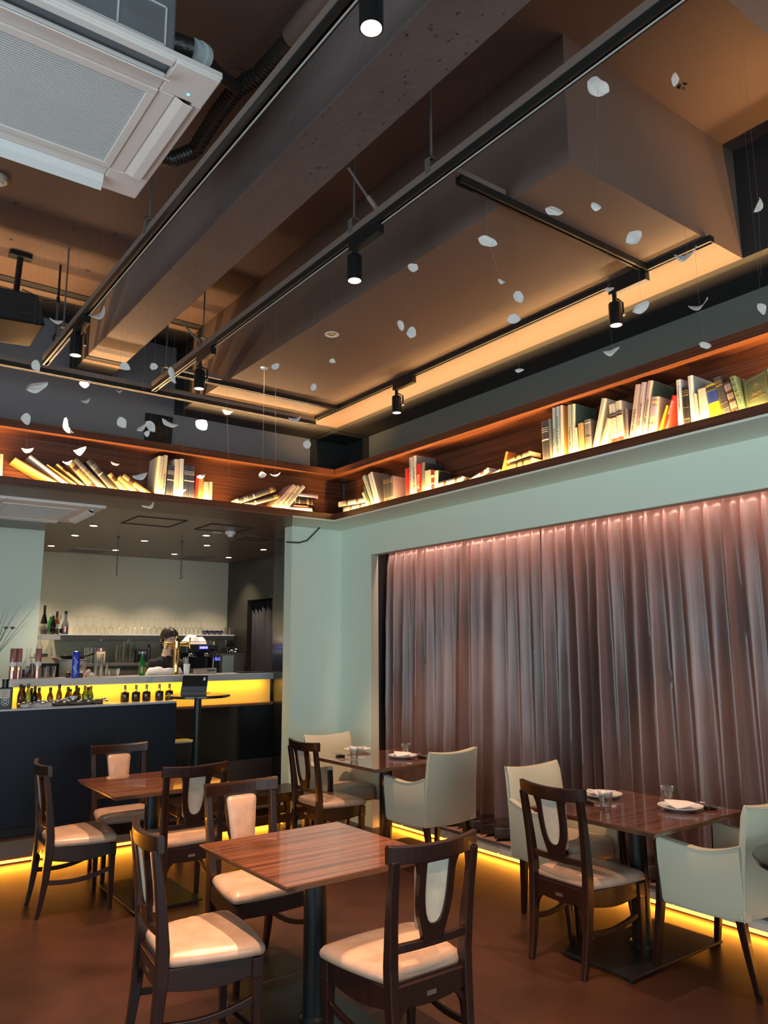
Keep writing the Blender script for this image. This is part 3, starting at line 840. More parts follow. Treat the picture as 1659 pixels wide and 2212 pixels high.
def back_y(z):
    """depth of the chair back above the seat: gently raked"""
    s = (z-0.45)/0.43
    return -0.172 - 0.055*max(s, 0)**1.4

def make_chair(label):
    t = thing('dining_chair', label, 'chair')
    W = M['chairwood']
    for s in (-1, 1):
        bm = B()
        zs = [0.0, 0.10, 0.22, 0.34, 0.46, 0.60, 0.72, 0.835]
        ys = [-0.222, -0.202, -0.185, -0.175, -0.172, back_y(0.60), back_y(0.72), back_y(0.835)]
        hw = [0.0135, 0.0155, 0.0175, 0.019, 0.019, 0.0185, 0.018, 0.018]
        hd = [0.014, 0.017, 0.021, 0.024, 0.024, 0.020, 0.017, 0.015]
        xs = [0.170, 0.172, 0.175, 0.177, 0.179, 0.184, 0.189, 0.192]
        loft(bm, post_rings([(s*x, y, z, a, b) for x, y, z, a, b in zip(xs, ys, zs, hw, hd)]))
        obj('rear_leg', bm, W, t, bevel=0.004)
        bm = B()
        loft(bm, post_rings([(s*0.206, 0.200, 0.0, 0.0125, 0.0125), (s*0.206, 0.198, 0.18, 0.0165, 0.0165), (s*0.206, 0.196, 0.313, 0.020, 0.020), (s*0.206, 0.196, 0.317, 0.023, 0.023), (s*0.206, 0.196, 0.388, 0.023, 0.023)]))
        obj('front_leg', bm, W, t, bevel=0.003)
        # bowed side stretcher
        bm = B(); rings = []
        for k in range(9):
            f = k/8; y = -0.178+f*0.365; x = s*(0.176+0.029*f); z = 0.198-0.016*sin(pi*f)+0.036*f*f
            rings.append([(x-0.009, y, z-0.013), (x+0.009, y, z-0.013), (x+0.009, y, z+0.013), (x-0.009, y, z+0.013)])
        loft(bm, rings); obj('stretcher', bm, W, t, bevel=0.003)
        # curved bracket under the rear rail
        bm = B(); rings = []
        for k in range(7):
            a = pi/2*k/6; x = s*(0.088+0.076*sin(a)); z = 0.328-0.085*(1-cos(a))
            rings.append([(x-0.008*s, -0.186, z-0.004), (x-0.008*s, -0.168, z-0.004), (x+0.006*s, -0.168, z+0.012), (x+0.006*s, -0.186, z+0.012)])
        loft(bm, rings); obj('bracket', bm, W, t)
    # seat frame with arched side rails
    bm = B()
    def rail(p, q, w, arch, n=8):
        p, q = Vector(p), Vector(q); d = (q-p).normalized(); s_ = Vector((-d.y, d.x, 0))*w/2
        rings = []
        for k in range(n+1):
            f = k/n; c = p.lerp(q, f); zb = 0.322+arch*sin(pi*f)
            rings.append([(c-s_)+Vector((0, 0, zb)), (c+s_)+Vector((0, 0, zb)), (c+s_)+Vector((0, 0, 0.395)), (c-s_)+Vector((0, 0, 0.395))])
        loft(bm, rings)
    rail((-0.165, -0.172, 0), (0.165, -0.172, 0), 0.024, -0.014)
    rail((-0.190, 0.202, 0), (0.190, 0.202, 0), 0.026, -0.006)
    for s in (-1, 1): rail((s*0.178, -0.160, 0), (s*0.206, 0.182, 0), 0.024, -0.022)
    obj('seat_frame', bm, W, t, bevel=0.003)
    bm = B(); prism(bm, [(-0.195, 0.20), (0.195, 0.20), (0.170, -0.168), (-0.170, -0.168)], 'z', 0.365, 0.402); obj('seat_board', bm, W, t)
    # padded trapezoid seat
    def outline(k, zoff=0):
        pts = []
        fw, bw, yf, yb, r = 0.240*k, 0.188*k, 0.226, -0.158, 0.045
        yf = 0.030+(yf-0.030)*k; yb = 0.030+(yb-0.030)*k
        n = 10
        for i in range(n+1):          # front edge bowed
            f = i/n; x = -fw+r*0.6+(2*fw-1.2*r)*f
            pts.append((x, yf+0.016*k*(1-(2*f-1)**2)))
        for i in range(1, 5): a = pi/2-pi/2*i/5; pts.append((fw-r*0.6+r*0.6*cos(a), yf-r*0.6+r*0.6*sin(a)))
        for i in range(1, 6): f = i/6; pts.append((fw+(bw-fw)*f+0.008*sin(pi*f), yf-r*0.6+(yb+0.03-yf+r*0.6)*f))
        for i in range(1, 5): a = -pi/2*i/5; pts.append((bw-0.03+0.03*cos(a), yb+0.03+0.03*sin(a)))
        for i in range(1, 8): pts.append((bw-0.03-(2*bw-0.06)*i/8, yb))
        for i in range(1, 5): a = -pi/2-pi/2*i/5; pts.append((-bw+0.03+0.03*cos(a), yb+0.03+0.03*sin(a)))
        for i in range(1, 6): f = i/6; pts.append((-bw-(fw-bw)*f-0.008*sin(pi*f), yb+0.03+(yf-r*0.6-yb-0.03)*f))
        for i in range(1, 5): a = pi-pi/2*i/5; pts.append((-fw+r*0.6+r*0.6*cos(a), yf-r*0.6+r*0.6*sin(a)))
        return pts
    bm = B()
    rings = []
    for k, z in ((0.965, 0.395), (1.0, 0.402), (1.012, 0.413), (1.0, 0.426), (0.96, 0.438), (0.86, 0.447), (0.65, 0.453), (0.35, 0.456)):
        rings.append([(x, y, z) for x, y in outline(k)])
    loft(bm, rings)
    for s in (-1, 1):  # notch the cushion round the rear posts by keeping it in front of them
        pass
    obj('seat', bm, M['leather'], t, smooth=70)
    # curved top rail
    bm = B(); rings = []
    for k in range(15):
        f = -1+2*k/14; x = 0.216*f
        y = -0.236+0.034*f*f; zt = 0.880+0.010*f*f; zb = 0.818+0.004*f*f
        rings.append([(x, y-0.014, zb), (x, y+0.013, zb), (x, y+0.013, zt-0.012), (x, y+0.006, zt), (x, y-0.020, zt-0.002), (x, y-0.019, zt-0.014)])
    loft(bm, rings); obj('top_rail', bm, W, t, bevel=0.003)
    # cross rail above the seat
    bm = B(); rings = []
    for k in range(9):
        f = -1+2*k/8; x = 0.172*f; y = back_y(0.52)-0.014+0.012*f*f
        rings.append([(x, y-0.011, 0.507), (x, y+0.011, 0.507), (x, y+0.011, 0.537), (x, y-0.011, 0.537)])
    loft(bm, rings); obj('cross_rail', bm, W, t, bevel=0.003)
    # centre splat: shield-shaped frame round a U-shaped opening
    def yy(z): return back_y(z)-0.014
    outer, inner = [], []
    for z, w in ((0.825, 0.104), (0.80, 0.094), (0.775, 0.088), (0.74, 0.0865), (0.70, 0.086), (0.66, 0.082), (0.62, 0.075), (0.58, 0.062), (0.545, 0.050), (0.525, 0.048)):
        outer.append((w, z))
    for z, w in ((0.812, 0.055), (0.80, 0.055), (0.775, 0.0545), (0.74, 0.054), (0.70, 0.053), (0.665, 0.0495), (0.63, 0.042), (0.605, 0.032), (0.592, 0.019), (0.588, 0.006)):
        inner.append((w, z))
    bm = B()
    for ys_, nm in ((0, 0),):
        pass
    def ring3(lst, s, dy): return [bm.verts.new((s*w, yy(z)+dy, z)) for w, z in lst]
    of = ring3(outer, 1, 0.012)+ring3(outer[::-1], -1, 0.012); ob_ = ring3(outer, 1, -0.012)+ring3(outer[::-1], -1, -0.012)
    jf = ring3(inner, 1, 0.012)+ring3(inner[::-1], -1, 0.012); jb = ring3(inner, 1, -0.012)+ring3(inner[::-1], -1, -0.012)
    n = len(of)
    for i in range(n):
        j = (i+1) % n
        bm.faces.new((of[i], of[j], jf[j], jf[i])); bm.faces.new((ob_[j], ob_[i], jb[i], jb[j]))
        bm.faces.new((of[j], of[i], ob_[i], ob_[j])); bm.faces.new((jf[i], jf[j], jb[j], jb[i]))
    obj('splat', bm, W, t, bevel=0.002)
    bm = B()
    loft(bm, [[(s_*w*1.01, yy(z)+d, z) for s_, w, z in [(1, w, z) for w, z in inner]+[(-1, w, z) for w, z in inner[::-1]]] for d in (-0.004, 0.006)])
    obj('back_panel', bm, M['panel_leather'], t)
    # front pad with piping
    def pad(k, d):
        pts = []
        for sx, sz, a0 in ((1, 1, 0), (-1, 1, 90), (-1, -1, 180), (1, -1, 270)):
            for i in range(5):
                a = radians(a0+90*i/4); r = 0.022
                zc = 0.81-r if sz > 0 else 0.565+r
                hw_ = (0.085 if sz > 0 else 0.066)-r
                x = sx*hw_+r*cos(a); z = zc+r*sin(a)
                x *= k; z = 0.688+(z-0.688)*k
                bulge = 0.006*sin(pi*(z-0.565)/0.245) if k < 5 else 0
                pts.append((x*(1+bulge*3), yy(z)+d, z))
        return pts
    bm = B(); loft(bm, [pad(1.0, 0.008), pad(1.0, 0.018), pad(0.96, 0.027), pad(0.86, 0.033), pad(0.5, 0.037)])
    p_ = obj('back_pad', bm, M['leather'], t, smooth=70)
    bm = B(); tube(bm, pad(0.985, 0.023)+[pad(0.985, 0.023)[0]], 0.0030, 6, cap=False); obj('piping', bm, M['leather'], p_, smooth=True)
    bm = B(); box(bm, -0.022, -0.1865, 0.336, 0.022, -0.1835, 0.352); obj('name_tag', bm, M['steel'], t)
    return t
CH = [
    ('dark dining chair with a cream seat in front, left of the nearest bare table', 1.405, 3.215, -97),
    ('dark dining chair seen from behind in the foreground, near side of the nearest bare table', 1.985, 2.575, 0),
    ('dark dining chair facing the camera on the far side of the nearest bare table', 1.995, 3.79, 180),
    ('dark dining chair with its back to us, between the two bare tables', 2.04, 4.93, 0),
    ('dark dining chair facing us in front of the navy counter, behind the far bare table', 2.005, 5.885, 180),
    ('dark dining chair at the left end of the far bare table by the navy counter', 1.51, 5.41, -93),
    ('dark dining chair left of the set window table near the pale far wall', 3.405, 5.36, -90),
    ('dark dining chair at the left side of the set table at the right', 3.42, 2.86, -90),
]
c0 = make_chair(CH[0][0])
for k, (lab, x, y, rz) in enumerate(CH):
    if k == 0:
        c0.location = (x, y, 0); c0.rotation_euler = (0, 0, radians(rz))
        c0['group'] = 'dark wooden dining chairs'
    else: dup(c0, (x, y, 0), rz, lab, 'dark wooden dining chairs')

# ---------------------------------------------------------------- armchairs
def make_armchair(label):
    t = thing('armchair', label, 'armchair', group='cream leather armchairs')
    A, Wd = M['armleather'], M['chairwood']
    ZB0 = 0.335
    for s in (-1, 1):
        bm = B(); rings = []
        def arm_top(f): return 0.674-0.058*f**0.6+0.034*f*f*f-0.030*sin(pi*f)**2*(1-f)
        for k in range(11):
            f = k/10; y = -0.215+f*0.425
            zt = arm_top(f)
            xo = 0.252+0.026*f; zb = ZB0-0.010*sin(pi*f)
            xi = xo-0.056; fl = 0.010
            rings.append([(s*xi, y, zb), (s*(xo-0.012), y, zb), (s*(xo-0.002), y, zb+0.02), (s*(xo+0.004), y, (zb+zt)/2), (s*(xo+fl), y, zt-0.03), (s*(xo+fl-0.006), y, zt-0.006), (s*(xo+fl-0.02), y, zt), (s*(xi+fl+0.012), y, zt), (s*(xi+fl+0.002), y, zt-0.012), (s*(xi+0.003), y, (zb+zt)/2)])
        loft(bm, rings); arm = obj('arm', bm, A, t, smooth=45)
        bm = B(); tube(bm, [(s*(0.252+0.026*k/10+0.007), -0.212+0.0425*k, arm_top(k/10)-0.004) for k in range(11)], 0.003, 6); obj('piping', bm, A, arm, smooth=True)
        bm = B()
        loft(bm, post_rings([(s*0.280, 0.262, 0.0, 0.0145, 0.0145), (s*0.276, 0.240, 0.16, 0.018, 0.017), (s*0.266, 0.218, 0.335, 0.021, 0.018), (s*0.262, 0.217, 0.45, 0.021, 0.012), (s*0.264, 0.219, 0.55, 0.021, 0.010), (s*0.268, 0.219, 0.622, 0.021, 0.009)]))
        obj('front_leg', bm, Wd, t, bevel=0.004)
        bm = B()
        loft(bm, post_rings([(s*0.168, -0.205, 0.0, 0.0135, 0.0135), (s*0.182, -0.182, 0.16, 0.017, 0.017), (s*0.198, -0.160, 0.345, 0.021, 0.021)]))
        obj('rear_leg', bm, Wd, t, bevel=0.004)
    # back: curved in plan, raked
    nz, nx = 11, 13
    def P(f, g, d):
        zt = 0.838+0.020*f*f; zb = ZB0-0.012+0.012*f*f
        z = zb+(zt-zb)*g
        hw_ = 0.252-0.016*g
        y = -0.208-0.050*g**1.5-0.030*(1-f*f)*(0.6+0.4*g)
        return Vector((hw_*f, y+d, z))
    rings = []
    for j in range(nx):
        f = -1+2*j/(nx-1)
        ring = []
        for k in range(nz): ring.append(P(f, k/(nz-1), -0.004 if 0 < k < nz-1 else 0.008))
        for k in range(nz-1, -1, -1): ring.append(P(f, k/(nz-1), (0.062 if 0 < k < nz-1 else 0.050)-0.034*f**4))
        rings.append(ring)
    bm = B(); loft(bm, rings); bk = obj('backrest', bm, A, t, smooth=50, bevel=0.008)
    for s in (-1, 1):
        bm = B(); tube(bm, [P(s, k/12, -0.004) for k in range(13)], 0.0032, 6); obj('seam', bm, A, bk, smooth=True)
    bm = B(); tube(bm, [P(-1+2*k/12, 0.985, -0.006) for k in range(13)], 0.0032, 6); obj('seam', bm, A, bk, smooth=True)
    def sq(k, z, r=0.05):
        pts = []
        for sx, sy, a0 in ((1, 1, 0), (-1, 1, 90), (-1, -1, 180), (1, -1, 270)):
            for i in range(6):
                a = radians(a0+90*i/5)
                pts.append(((sx*(0.200-r)+r*cos(a))*k, 0.035+((0.190-r)*sy+r*sin(a))*k, z))
        return pts
    bm = B(); loft(bm, [sq(0.97, 0.352), sq(1.0, 0.365), sq(1.01, 0.395), sq(1.0, 0.43), sq(0.96, 0.450), sq(0.86, 0.462), sq(0.6, 0.470), sq(0.2, 0.473)])
    obj('seat', bm, M['seatleather'], t, smooth=70)
    bm = B(); box(bm, -0.200, -0.17, ZB0+0.005, 0.200, 0.208, 0.355); obj('seat_base', bm, A, t, bevel=0.006)
    return t
a0 = make_armchair('cream leather armchair seen from behind, at the near side of the far window table')
a0.location = (3.895, 4.66, 0); a0.rotation_euler = (0, 0, radians(2))
dup(a0, (3.78, 5.69, 0), 180, 'cream leather armchair facing us against the pale far wall, behind the far window table')
dup(a0, (3.855, 2.287, 0), 0, 'cream leather armchair at the right edge, near side of the right set table')
dup(a0, (3.85, 3.335, 0), 180, 'cream leather armchair facing us behind the right set table, in front of the curtains')

# ---------------------------------------------------------------- tables
def make_table(label, sx, sy, plate):
    t = thing('dining_table', label, 'table')
    bm = B(); h, hx, hy = 0.72, sx/2, sy/2
    loft(bm, [[(-hx+e, -hy+e, z), (hx-e, -hy+e, z), (hx-e, hy-e, z), (-hx+e, hy-e, z)] for e, z in ((0.022, h-0.030), (0.0, h-0.006), (0.0, h-0.0025))])
    obj('table_edge', bm, M['tableedge'], t)
    bm = B(); box(bm, -hx+0.001, -hy+0.001, h-0.0025, hx-0.001, hy-0.001, h); obj('tabletop', bm, M['tabletop'], t)
    bm = B(); lathe(bm, [(0.051, 0.03), (0.051, h-0.03)], 28); obj('pole', bm, M['blackmetal'], t, smooth=40)
    bm = B(); lathe(bm, [(0.064, 0.026), (0.064, 0.05), (0.056, 0.062), (0.051, 0.062)], 28); obj('collar', bm, M['blackmetal'], t, smooth=30)
    bm = B(); px_, py_ = plate; box(bm, -px_, -py_, 0.016, px_, py_, 0.028); obj('base_plate', bm, M['blackmetal'], t, bevel=0.002)
    bm = B(); box(bm, -0.17, -0.17, h-0.045, 0.17, 0.17, h-0.030); obj('support_plate', bm, M['blackmetal'], t)
    for ax in (-1, 1):
        for ay in (-1, 1):
            bm = B(); lathe(bm, [(0.018, 0.0), (0.02, 0.016)], 12, (ax*(px_-0.04), ay*(py_-0.04), 0)); obj('glide', bm, M['black'], t)
    return t
t1 = make_table('bare square veneered table with black pole nearest the camera', 0.75, 0.80, (0.22, 0.38)); t1.location = (1.907, 3.082, 0)
t2 = make_table('bare square veneered table with black pole in front of the navy counter', 0.78, 0.78, (0.22, 0.36)); t2.location = (1.978, 5.275, 0)
t3 = make_table('set veneered table with black pole by the curtains near the pale far wall', 0.80, 0.82, (0.40, 0.22)); t3.location = (3.835, 5.15, 0)
t4 = make_table('set veneered table with black pole at the right in front of the curtains', 0.81, 0.80, (0.40, 0.22)); t4.location = (3.74, 2.738, 0)
# round table cut by the right edge
t = thing('round_table', 'dark round table edge cut off by the right side of the picture', 'table', (3.50, 1.577, 0))
bm = B(); lathe(bm, [(0.30, 0.685), (0.325, 0.70), (0.33, 0.72), (0.327, 0.726), (0.02, 0.727)], 48); obj('tabletop', bm, M['espresso'], t, smooth=30)
bm = B(); lathe(bm, [(0.04, 0.03), (0.04, 0.69)], 20); obj('pole', bm, M['blackmetal'], t, smooth=40)
bm = B(); lathe(bm, [(0.22, 0), (0.22, 0.014), (0.05, 0.03)], 32); obj('base_plate', bm, M['blackmetal'], t, smooth=30)

# ---------------------------------------------------------------- table settings
def make_plate(label, loc, rz):
    t = thing('dinner_plate', label, 'plate', loc, rz, 'white dinner plates')
    bm = B(); lathe(bm, [(0.045, 0.0), (0.05, 0.004), (0.080, 0.008), (0.118, 0.021), (0.119, 0.0235), (0.080, 0.0125), (0.05, 0.008), (0.001, 0.0075)], 40); obj('dish', bm, M['porcelain'], t, smooth=60)
    return t
def make_napkin(label, loc, rz):
    bm = B(); n = 12; g = []
    for i in range(n+1):
        row = []
        for j in range(n+1):
            u, v = i/n*2-1, j/n*2-1
            a, b = (u-v)*0.046, (u+v)*0.042
            z = 0.010 + 0.018*math.exp(-((a*16)**2)*0.3) + 0.010*max(0, abs(b)*14-0.6) + 0.005*sin(28*a+6*b)
            row.append(bm.verts.new((a, b, z)))
        g.append(row)
    for r0, r1 in zip(g, g[1:]):
        for j in range(n): bm.faces.new((r0[j], r0[j+1], r1[j+1], r1[j]))
    o = obj('napkin', bm, M['napkin'], smooth=80)
    s = o.modifiers.new('cloth', 'SOLIDIFY'); s.thickness = 0.006; s.offset = 1
    o.location = loc; o.rotation_euler = (0, 0, radians(rz))
    return tag(o, label, 'napkin', 'folded white napkins')
def make_tumbler(label, loc, water=True, s=1.0, group='water tumblers'):
    t = thing('tumbler', label, 'glass', loc, 0, group)
    n = 40; bm = B()
    def fl(r, k): return [r*(1+k*0.028*(1 if (i//2) % 2 else -1)) for i in range(n)]
    rings = []
    for r, z, k in ((0.026, 0, 0), (0.0275, 0.003, 1), (0.034, 0.055, 1), (0.0355, 0.062, 0), (0.038, 0.094, 0)):
        q = fl(r, k); rings.append([(q[i]*cos(2*pi*i/n), q[i]*sin(2*pi*i/n), z) for i in range(n)])
    for r, z in ((0.0365, 0.094), (0.033, 0.06), (0.025, 0.012), (0.003, 0.010)):
        rings.append([(r*cos(2*pi*i/n), r*sin(2*pi*i/n), z) for i in range(n)])
    loft(bm, rings); obj('glass_body', bm, M['glass'], t, smooth=60)
    if water:
        bm = B(); lathe(bm, [(0.0245, 0.0125), (0.0325, 0.059), (0.0335, 0.066), (0.001, 0.066)], 28); obj('water', bm, M['water'], t, smooth=60)
    t.scale = (s, s, s)
    return t
def cutlery(kind, label, loc, rz, grp='table cutlery', tiltx=0):
    bm = B()
    if kind == 'fork':
        loft(bm, [[(-w, y, z), (w, y, z), (w, y, z+0.002), (-w, y, z+0.002)] for w, y, z in ((0.005, -0.10, 0.001), (0.004, -0.06, 0.004), (0.003, 0.02, 0.010), (0.004, 0.035, 0.009), (0.011, 0.05, 0.005))])
        for k in range(4):
            x = -0.0095+0.0063*k
            loft(bm, [[(x-w, y, z), (x+w, y, z), (x+w, y, z+0.0016), (x-w, y, z+0.0016)] for w, y, z in ((0.002, 0.049, 0.005), (0.0018, 0.075, 0.003), (0.001, 0.098, 0.008))])
    elif kind == 'spoon':
        loft(bm, [[(-w, y, z), (w, y, z), (w, y, z+0.002), (-w, y, z+0.002)] for w, y, z in ((0.005, -0.10, 0.001), (0.004, -0.06, 0.004), (0.003, 0.03, 0.010), (0.004, 0.045, 0.008))])
        rings = []
        for k in range(7):
            a = pi*k/6; y = 0.066-0.024*cos(a); w = max(0.015*sin(a), 0.002); d = 0.007*sin(a)
            rings.append([(w*cos(b), y, 0.008-d*max(0, sin(b)) if b <= pi else 0.008-(d-0.0015)*max(0, sin(2*pi-b))) for b in [pi*2*q/12 for q in range(12)]])
        loft(bm, rings)
    else:
        loft(bm, [[(-w, y, 0.001), (w, y, 0.001), (w, y, 0.0035), (-w, y, 0.0035)] for w, y in ((0.005, -0.10), (0.006, -0.05), (0.005, 0.0), (0.010, 0.02), (0.009, 0.08), (0.002, 0.11))])
    o = obj(kind, bm, M['chrome'], smooth=50)
    o.location = loc; o.rotation_euler = (radians(tiltx), 0, radians(rz))
    return tag(o, label, kind, grp)
TT = 0.7205
def P_(u, v): return at(u, v, z=TT)
def place_setting(pl_uv, gl_uv, cut_uv, rz, names):
    p = P_(*pl_uv); make_plate('white dinner plate under a folded napkin, '+names, p, 0)
    make_napkin('folded white napkin lying on the plate, '+names, (p.x, p.y, p.z+0.004), rz+30)
    g = P_(*gl_uv); make_tumbler('tumbler half full of water, '+names, g)
    c = P_(*cut_uv)
    # cutlery lies on a dark folded rest
    bm = B(); box(bm, -0.035, -0.02, 0, 0.035, 0.02, 0.014); r = obj('cutlery_rest', bm, M['espresso'], bevel=0.004)
    r.location = (c.x, c.y, TT); r.rotation_euler = (0, 0, radians(rz)); tag(r, 'small dark cutlery rest, '+names, 'rest')
    for k, (kind, dx, da) in enumerate((('knife', -0.022, 6), ('fork', 0.0, -4), ('spoon', 0.022, 3))):
        d = Vector((cos(radians(rz))*dx, sin(radians(rz))*dx, 0))
        cutlery(kind, 'shiny steel %s on the dark rest, %s' % (kind, names), (c.x+d.x, c.y+d.y, TT+0.0145), rz+da)
place_setting((870, 1637), (877, 1632), (912, 1637), -8, 'near side of the far window table')
place_setting((772, 1623), (765, 1641), (735, 1634), 172, 'wall side of the far window table')
place_setting((1470, 1749), (1443, 1736), (1535, 1748), -8, 'near side of the right set table')
place_setting((1300, 1722), (1309, 1749), (1268, 1735), 172, 'curtain side of the right set table')

# ---------------------------------------------------------------- bench and high table near the bar step
t = thing('bench', 'low dark wooden bench along the bar step left of the pale far wall', 'bench', (3.08, 6.235, 0))
bm = B(); box(bm, -0.62, -0.205, 0.305, 0.60, 0.205, 0.38); obj('bench_top', bm, M['chairwood'], t, bevel=0.004)
bm = B(); box(bm, -0.56, -0.18, 0.135, 0.56, -0.15, 0.20); obj('front_rail', bm, M['chairwood'], t, bevel=0.003)
bm = B(); box(bm, -0.56, 0.15, 0.135, 0.56, 0.18, 0.20); obj('rear_rail', bm, M['chairwood'], t, bevel=0.003)
for ax in (-1, 1):
    for ay in (-1, 1):
        bm = B(); box(bm, ax*0.57-0.025, ay*0.165-0.025, 0, ax*0.57+0.025, ay*0.165+0.025, 0.305); obj('leg', bm, M['chairwood'], t, bevel=0.002)
hp = at(428, 1501, z=1.2)
t = thing('high_table', 'round black high table with a slim pole at the end of the navy counter', 'table', (hp.x, hp.y, 0))
bm = B(); lathe(bm, [(0.255, 1.178), (0.276, 1.185), (0.276, 1.198), (0.27, 1.202), (0.01, 1.202)], 48); obj('tabletop', bm, M['espresso'], t, smooth=30)
bm = B(); lathe(bm, [(0.031, 0.012), (0.031, 1.178)], 20); obj('pole', bm, M['blackmetal'], t, smooth=40)
bm = B(); lathe(bm, [(0.10, 0), (0.10, 0.008), (0.035, 0.016)], 28); obj('base_plate', bm, M['blackmetal'], t, smooth=30)
bm = B(); lathe(bm, [(0.06, 1.17), (0.06, 1.178)], 20); obj('top_flange', bm, M['chrome'], t)
tb = at(420, 1497, z=1.204)
t = thing('tablet', 'dark tablet computer propped in its folio on the high table', 'tablet', (tb.x, tb.y, 1.2025), -38)
bm = B(); loft(bm, [[(-0.115, y, z), (0.115, y, z), (0.115, y+0.008, z+0.002), (-0.115, y+0.008, z+0.002)] for y, z in ((-0.03, 0.003), (0.02, 0.155))]); obj('screen_slab', bm, M['espresso'], t, bevel=0.003)
bm = B(); loft(bm, [[(-0.116, y, z), (0.116, y, z), (0.116, y+0.003, z), (-0.116, y+0.003, z)] for y, z in ((-0.036, 0.002), (-0.018, 0.060))]); obj('folio_flap', bm, mat('grey_folio', (0.08, 0.09, 0.10), 0.6), t)
bm = B(); box(bm, -0.116, -0.04, 0.0, 0.116, 0.12, 0.004); obj('keyboard_base', bm, M['espresso'], t)
bm = B(); loft(bm, [[(0.075, y, z), (0.093, y, z), (0.093, y+0.001, z), (0.075, y+0.001, z)] for y, z in ((0.004, 0.112), (0.0115, 0.136))]); obj('sticker', bm, M['labelwhite'], t)
bp = (2.86, 6.80)
t = thing('waste_bin', 'black rounded bin with a pale lid edge between counter and high table pole', 'bin', (2.80, 6.90, 0.165))
bm = B()
def rr(hx, hy, r, z):
    pts = []
    for sx, sy, a_ in ((1, 1, 0), (-1, 1, 90), (-1, -1, 180), (1, -1, 270)):
        for i in range(5):
            a = radians(a_+90*i/4); pts.append((sx*(hx-r)+r*cos(a), sy*(hy-r)+r*sin(a), z))
    return pts
loft(bm, [rr(0.10, 0.09, 0.04, 0.0), rr(0.105, 0.095, 0.045, 0.05), rr(0.115, 0.10, 0.045, 0.60)]); obj('body', bm, M['espresso'], t, smooth=40)
bm = B(); loft(bm, [rr(0.12, 0.105, 0.045, 0.60), rr(0.12, 0.105, 0.045, 0.615)]); obj('lid', bm, M['cream'], t)
bm = B(); box(bm, -0.118, -0.09, 0.18, -0.108, -0.03, 0.59); obj('edge_strip', bm, M['white'], t)
# ---------------------------------------------------------------- bar counter
BT = 1.350
YB = 7.05
t = thing('bar_counter', 'long bar counter with grey top slab and amber lit front panel', 'counter')
bm = B(); box(bm, 0.6, YB, BT-0.062, 3.845, YB+0.40, BT); obj('counter_slab', bm, M['counterface'], t, bevel=0.003)
bm = B(); box(bm, 0.6, YB+0.055, 1.066, 3.835, YB+0.075, BT-0.062); obj('lit_panel', bm, M['barglow'], t)
bm = B(); box(bm, 0.6, YB-0.03, 1.042, 3.83, YB+0.09, 1.066); obj('front_ledge', bm, M['ledge'], t, bevel=0.003)
bm = B(); box(bm, 0.6, YB+0.02, 0.165, 3.84, YB+0.36, 1.042); obj('body', bm, M['lacquer'], t)
bm = B(); box(bm, 0.6, YB, 0.165, 3.842, YB+0.02, 0.53); obj('kick_board', bm, mat('kick_veneer', (0.11, 0.065, 0.05), 0.35, var=0.4, vscale=5, vstretch=(0.5, 14, 14)), t)
def circle_patch(nm, u, v, r, m):
    p = at(u, v, y=YB)
    pts = []
    for k in range(25):
        a = pi*k/24; pts.append((p.x+r*cos(a), min(BT-0.001, BT-0.061+r*0.62*sin(a))))
    bm = B(); prism(bm, pts, 'y', YB-0.0008, YB+0.001); return obj(nm, bm, m, t)
circle_patch('slab_motif', 341, 1470, 0.115, mat('motif_blue', (0.34, 0.46, 0.50), 0.35))
circle_patch('slab_motif', 349, 1470, 0.125, mat('motif_grey', (0.50, 0.50, 0.50), 0.35)).location = (0.03, -0.0008, 0)
def bt(u, v):
    p = at(u, v, z=BT+0.001); y = min(max(p.y, YB+0.062), YB+0.30)
    return Vector((at(u, v, y=y).x, y, BT+0.001))
# service counter in front of it
SZ = 1.139
t = thing('service_counter', 'navy black service counter with a white top at the left', 'counter')
bm = B(); box(bm, -1.6, 6.72, 0.245, 2.70, 7.0, SZ-0.016); obj('front_cabinet', bm, M['navy'], t, bevel=0.003)
bm = B(); box(bm, -1.6, 6.80, 0.165, 2.66, 6.98, 0.245); obj('kick_base', bm, M['black'], t)
bm = B(); box(bm, -1.6, 6.722, SZ-0.016, 2.698, 7.0, SZ); obj('counter_top', bm, M['counterface'], t, bevel=0.002)
def bottle(label, cat, x, y, z, prof, m, cap=None, capm='blackmetal', lab=None, labm='label', grp=None, name='bottle', n=20):
    t = thing(name, label, cat, (x, y, z), 0, grp)
    bm = B(); lathe(bm, prof, n); obj('bottle_body' if name == 'bottle' else 'body', bm, M[m], t, smooth=45)
    if cap: bm = B(); lathe(bm, [(cap[0], cap[1]), (cap[0], cap[2])], 14); obj('cap', bm, M[capm], t, smooth=40)
    if lab:
        bm = B(); lathe(bm, [(lab[0], lab[1]), (lab[0], lab[2])], n, cap=False); obj('label', bm, M[labm], t, smooth=True)
    return t
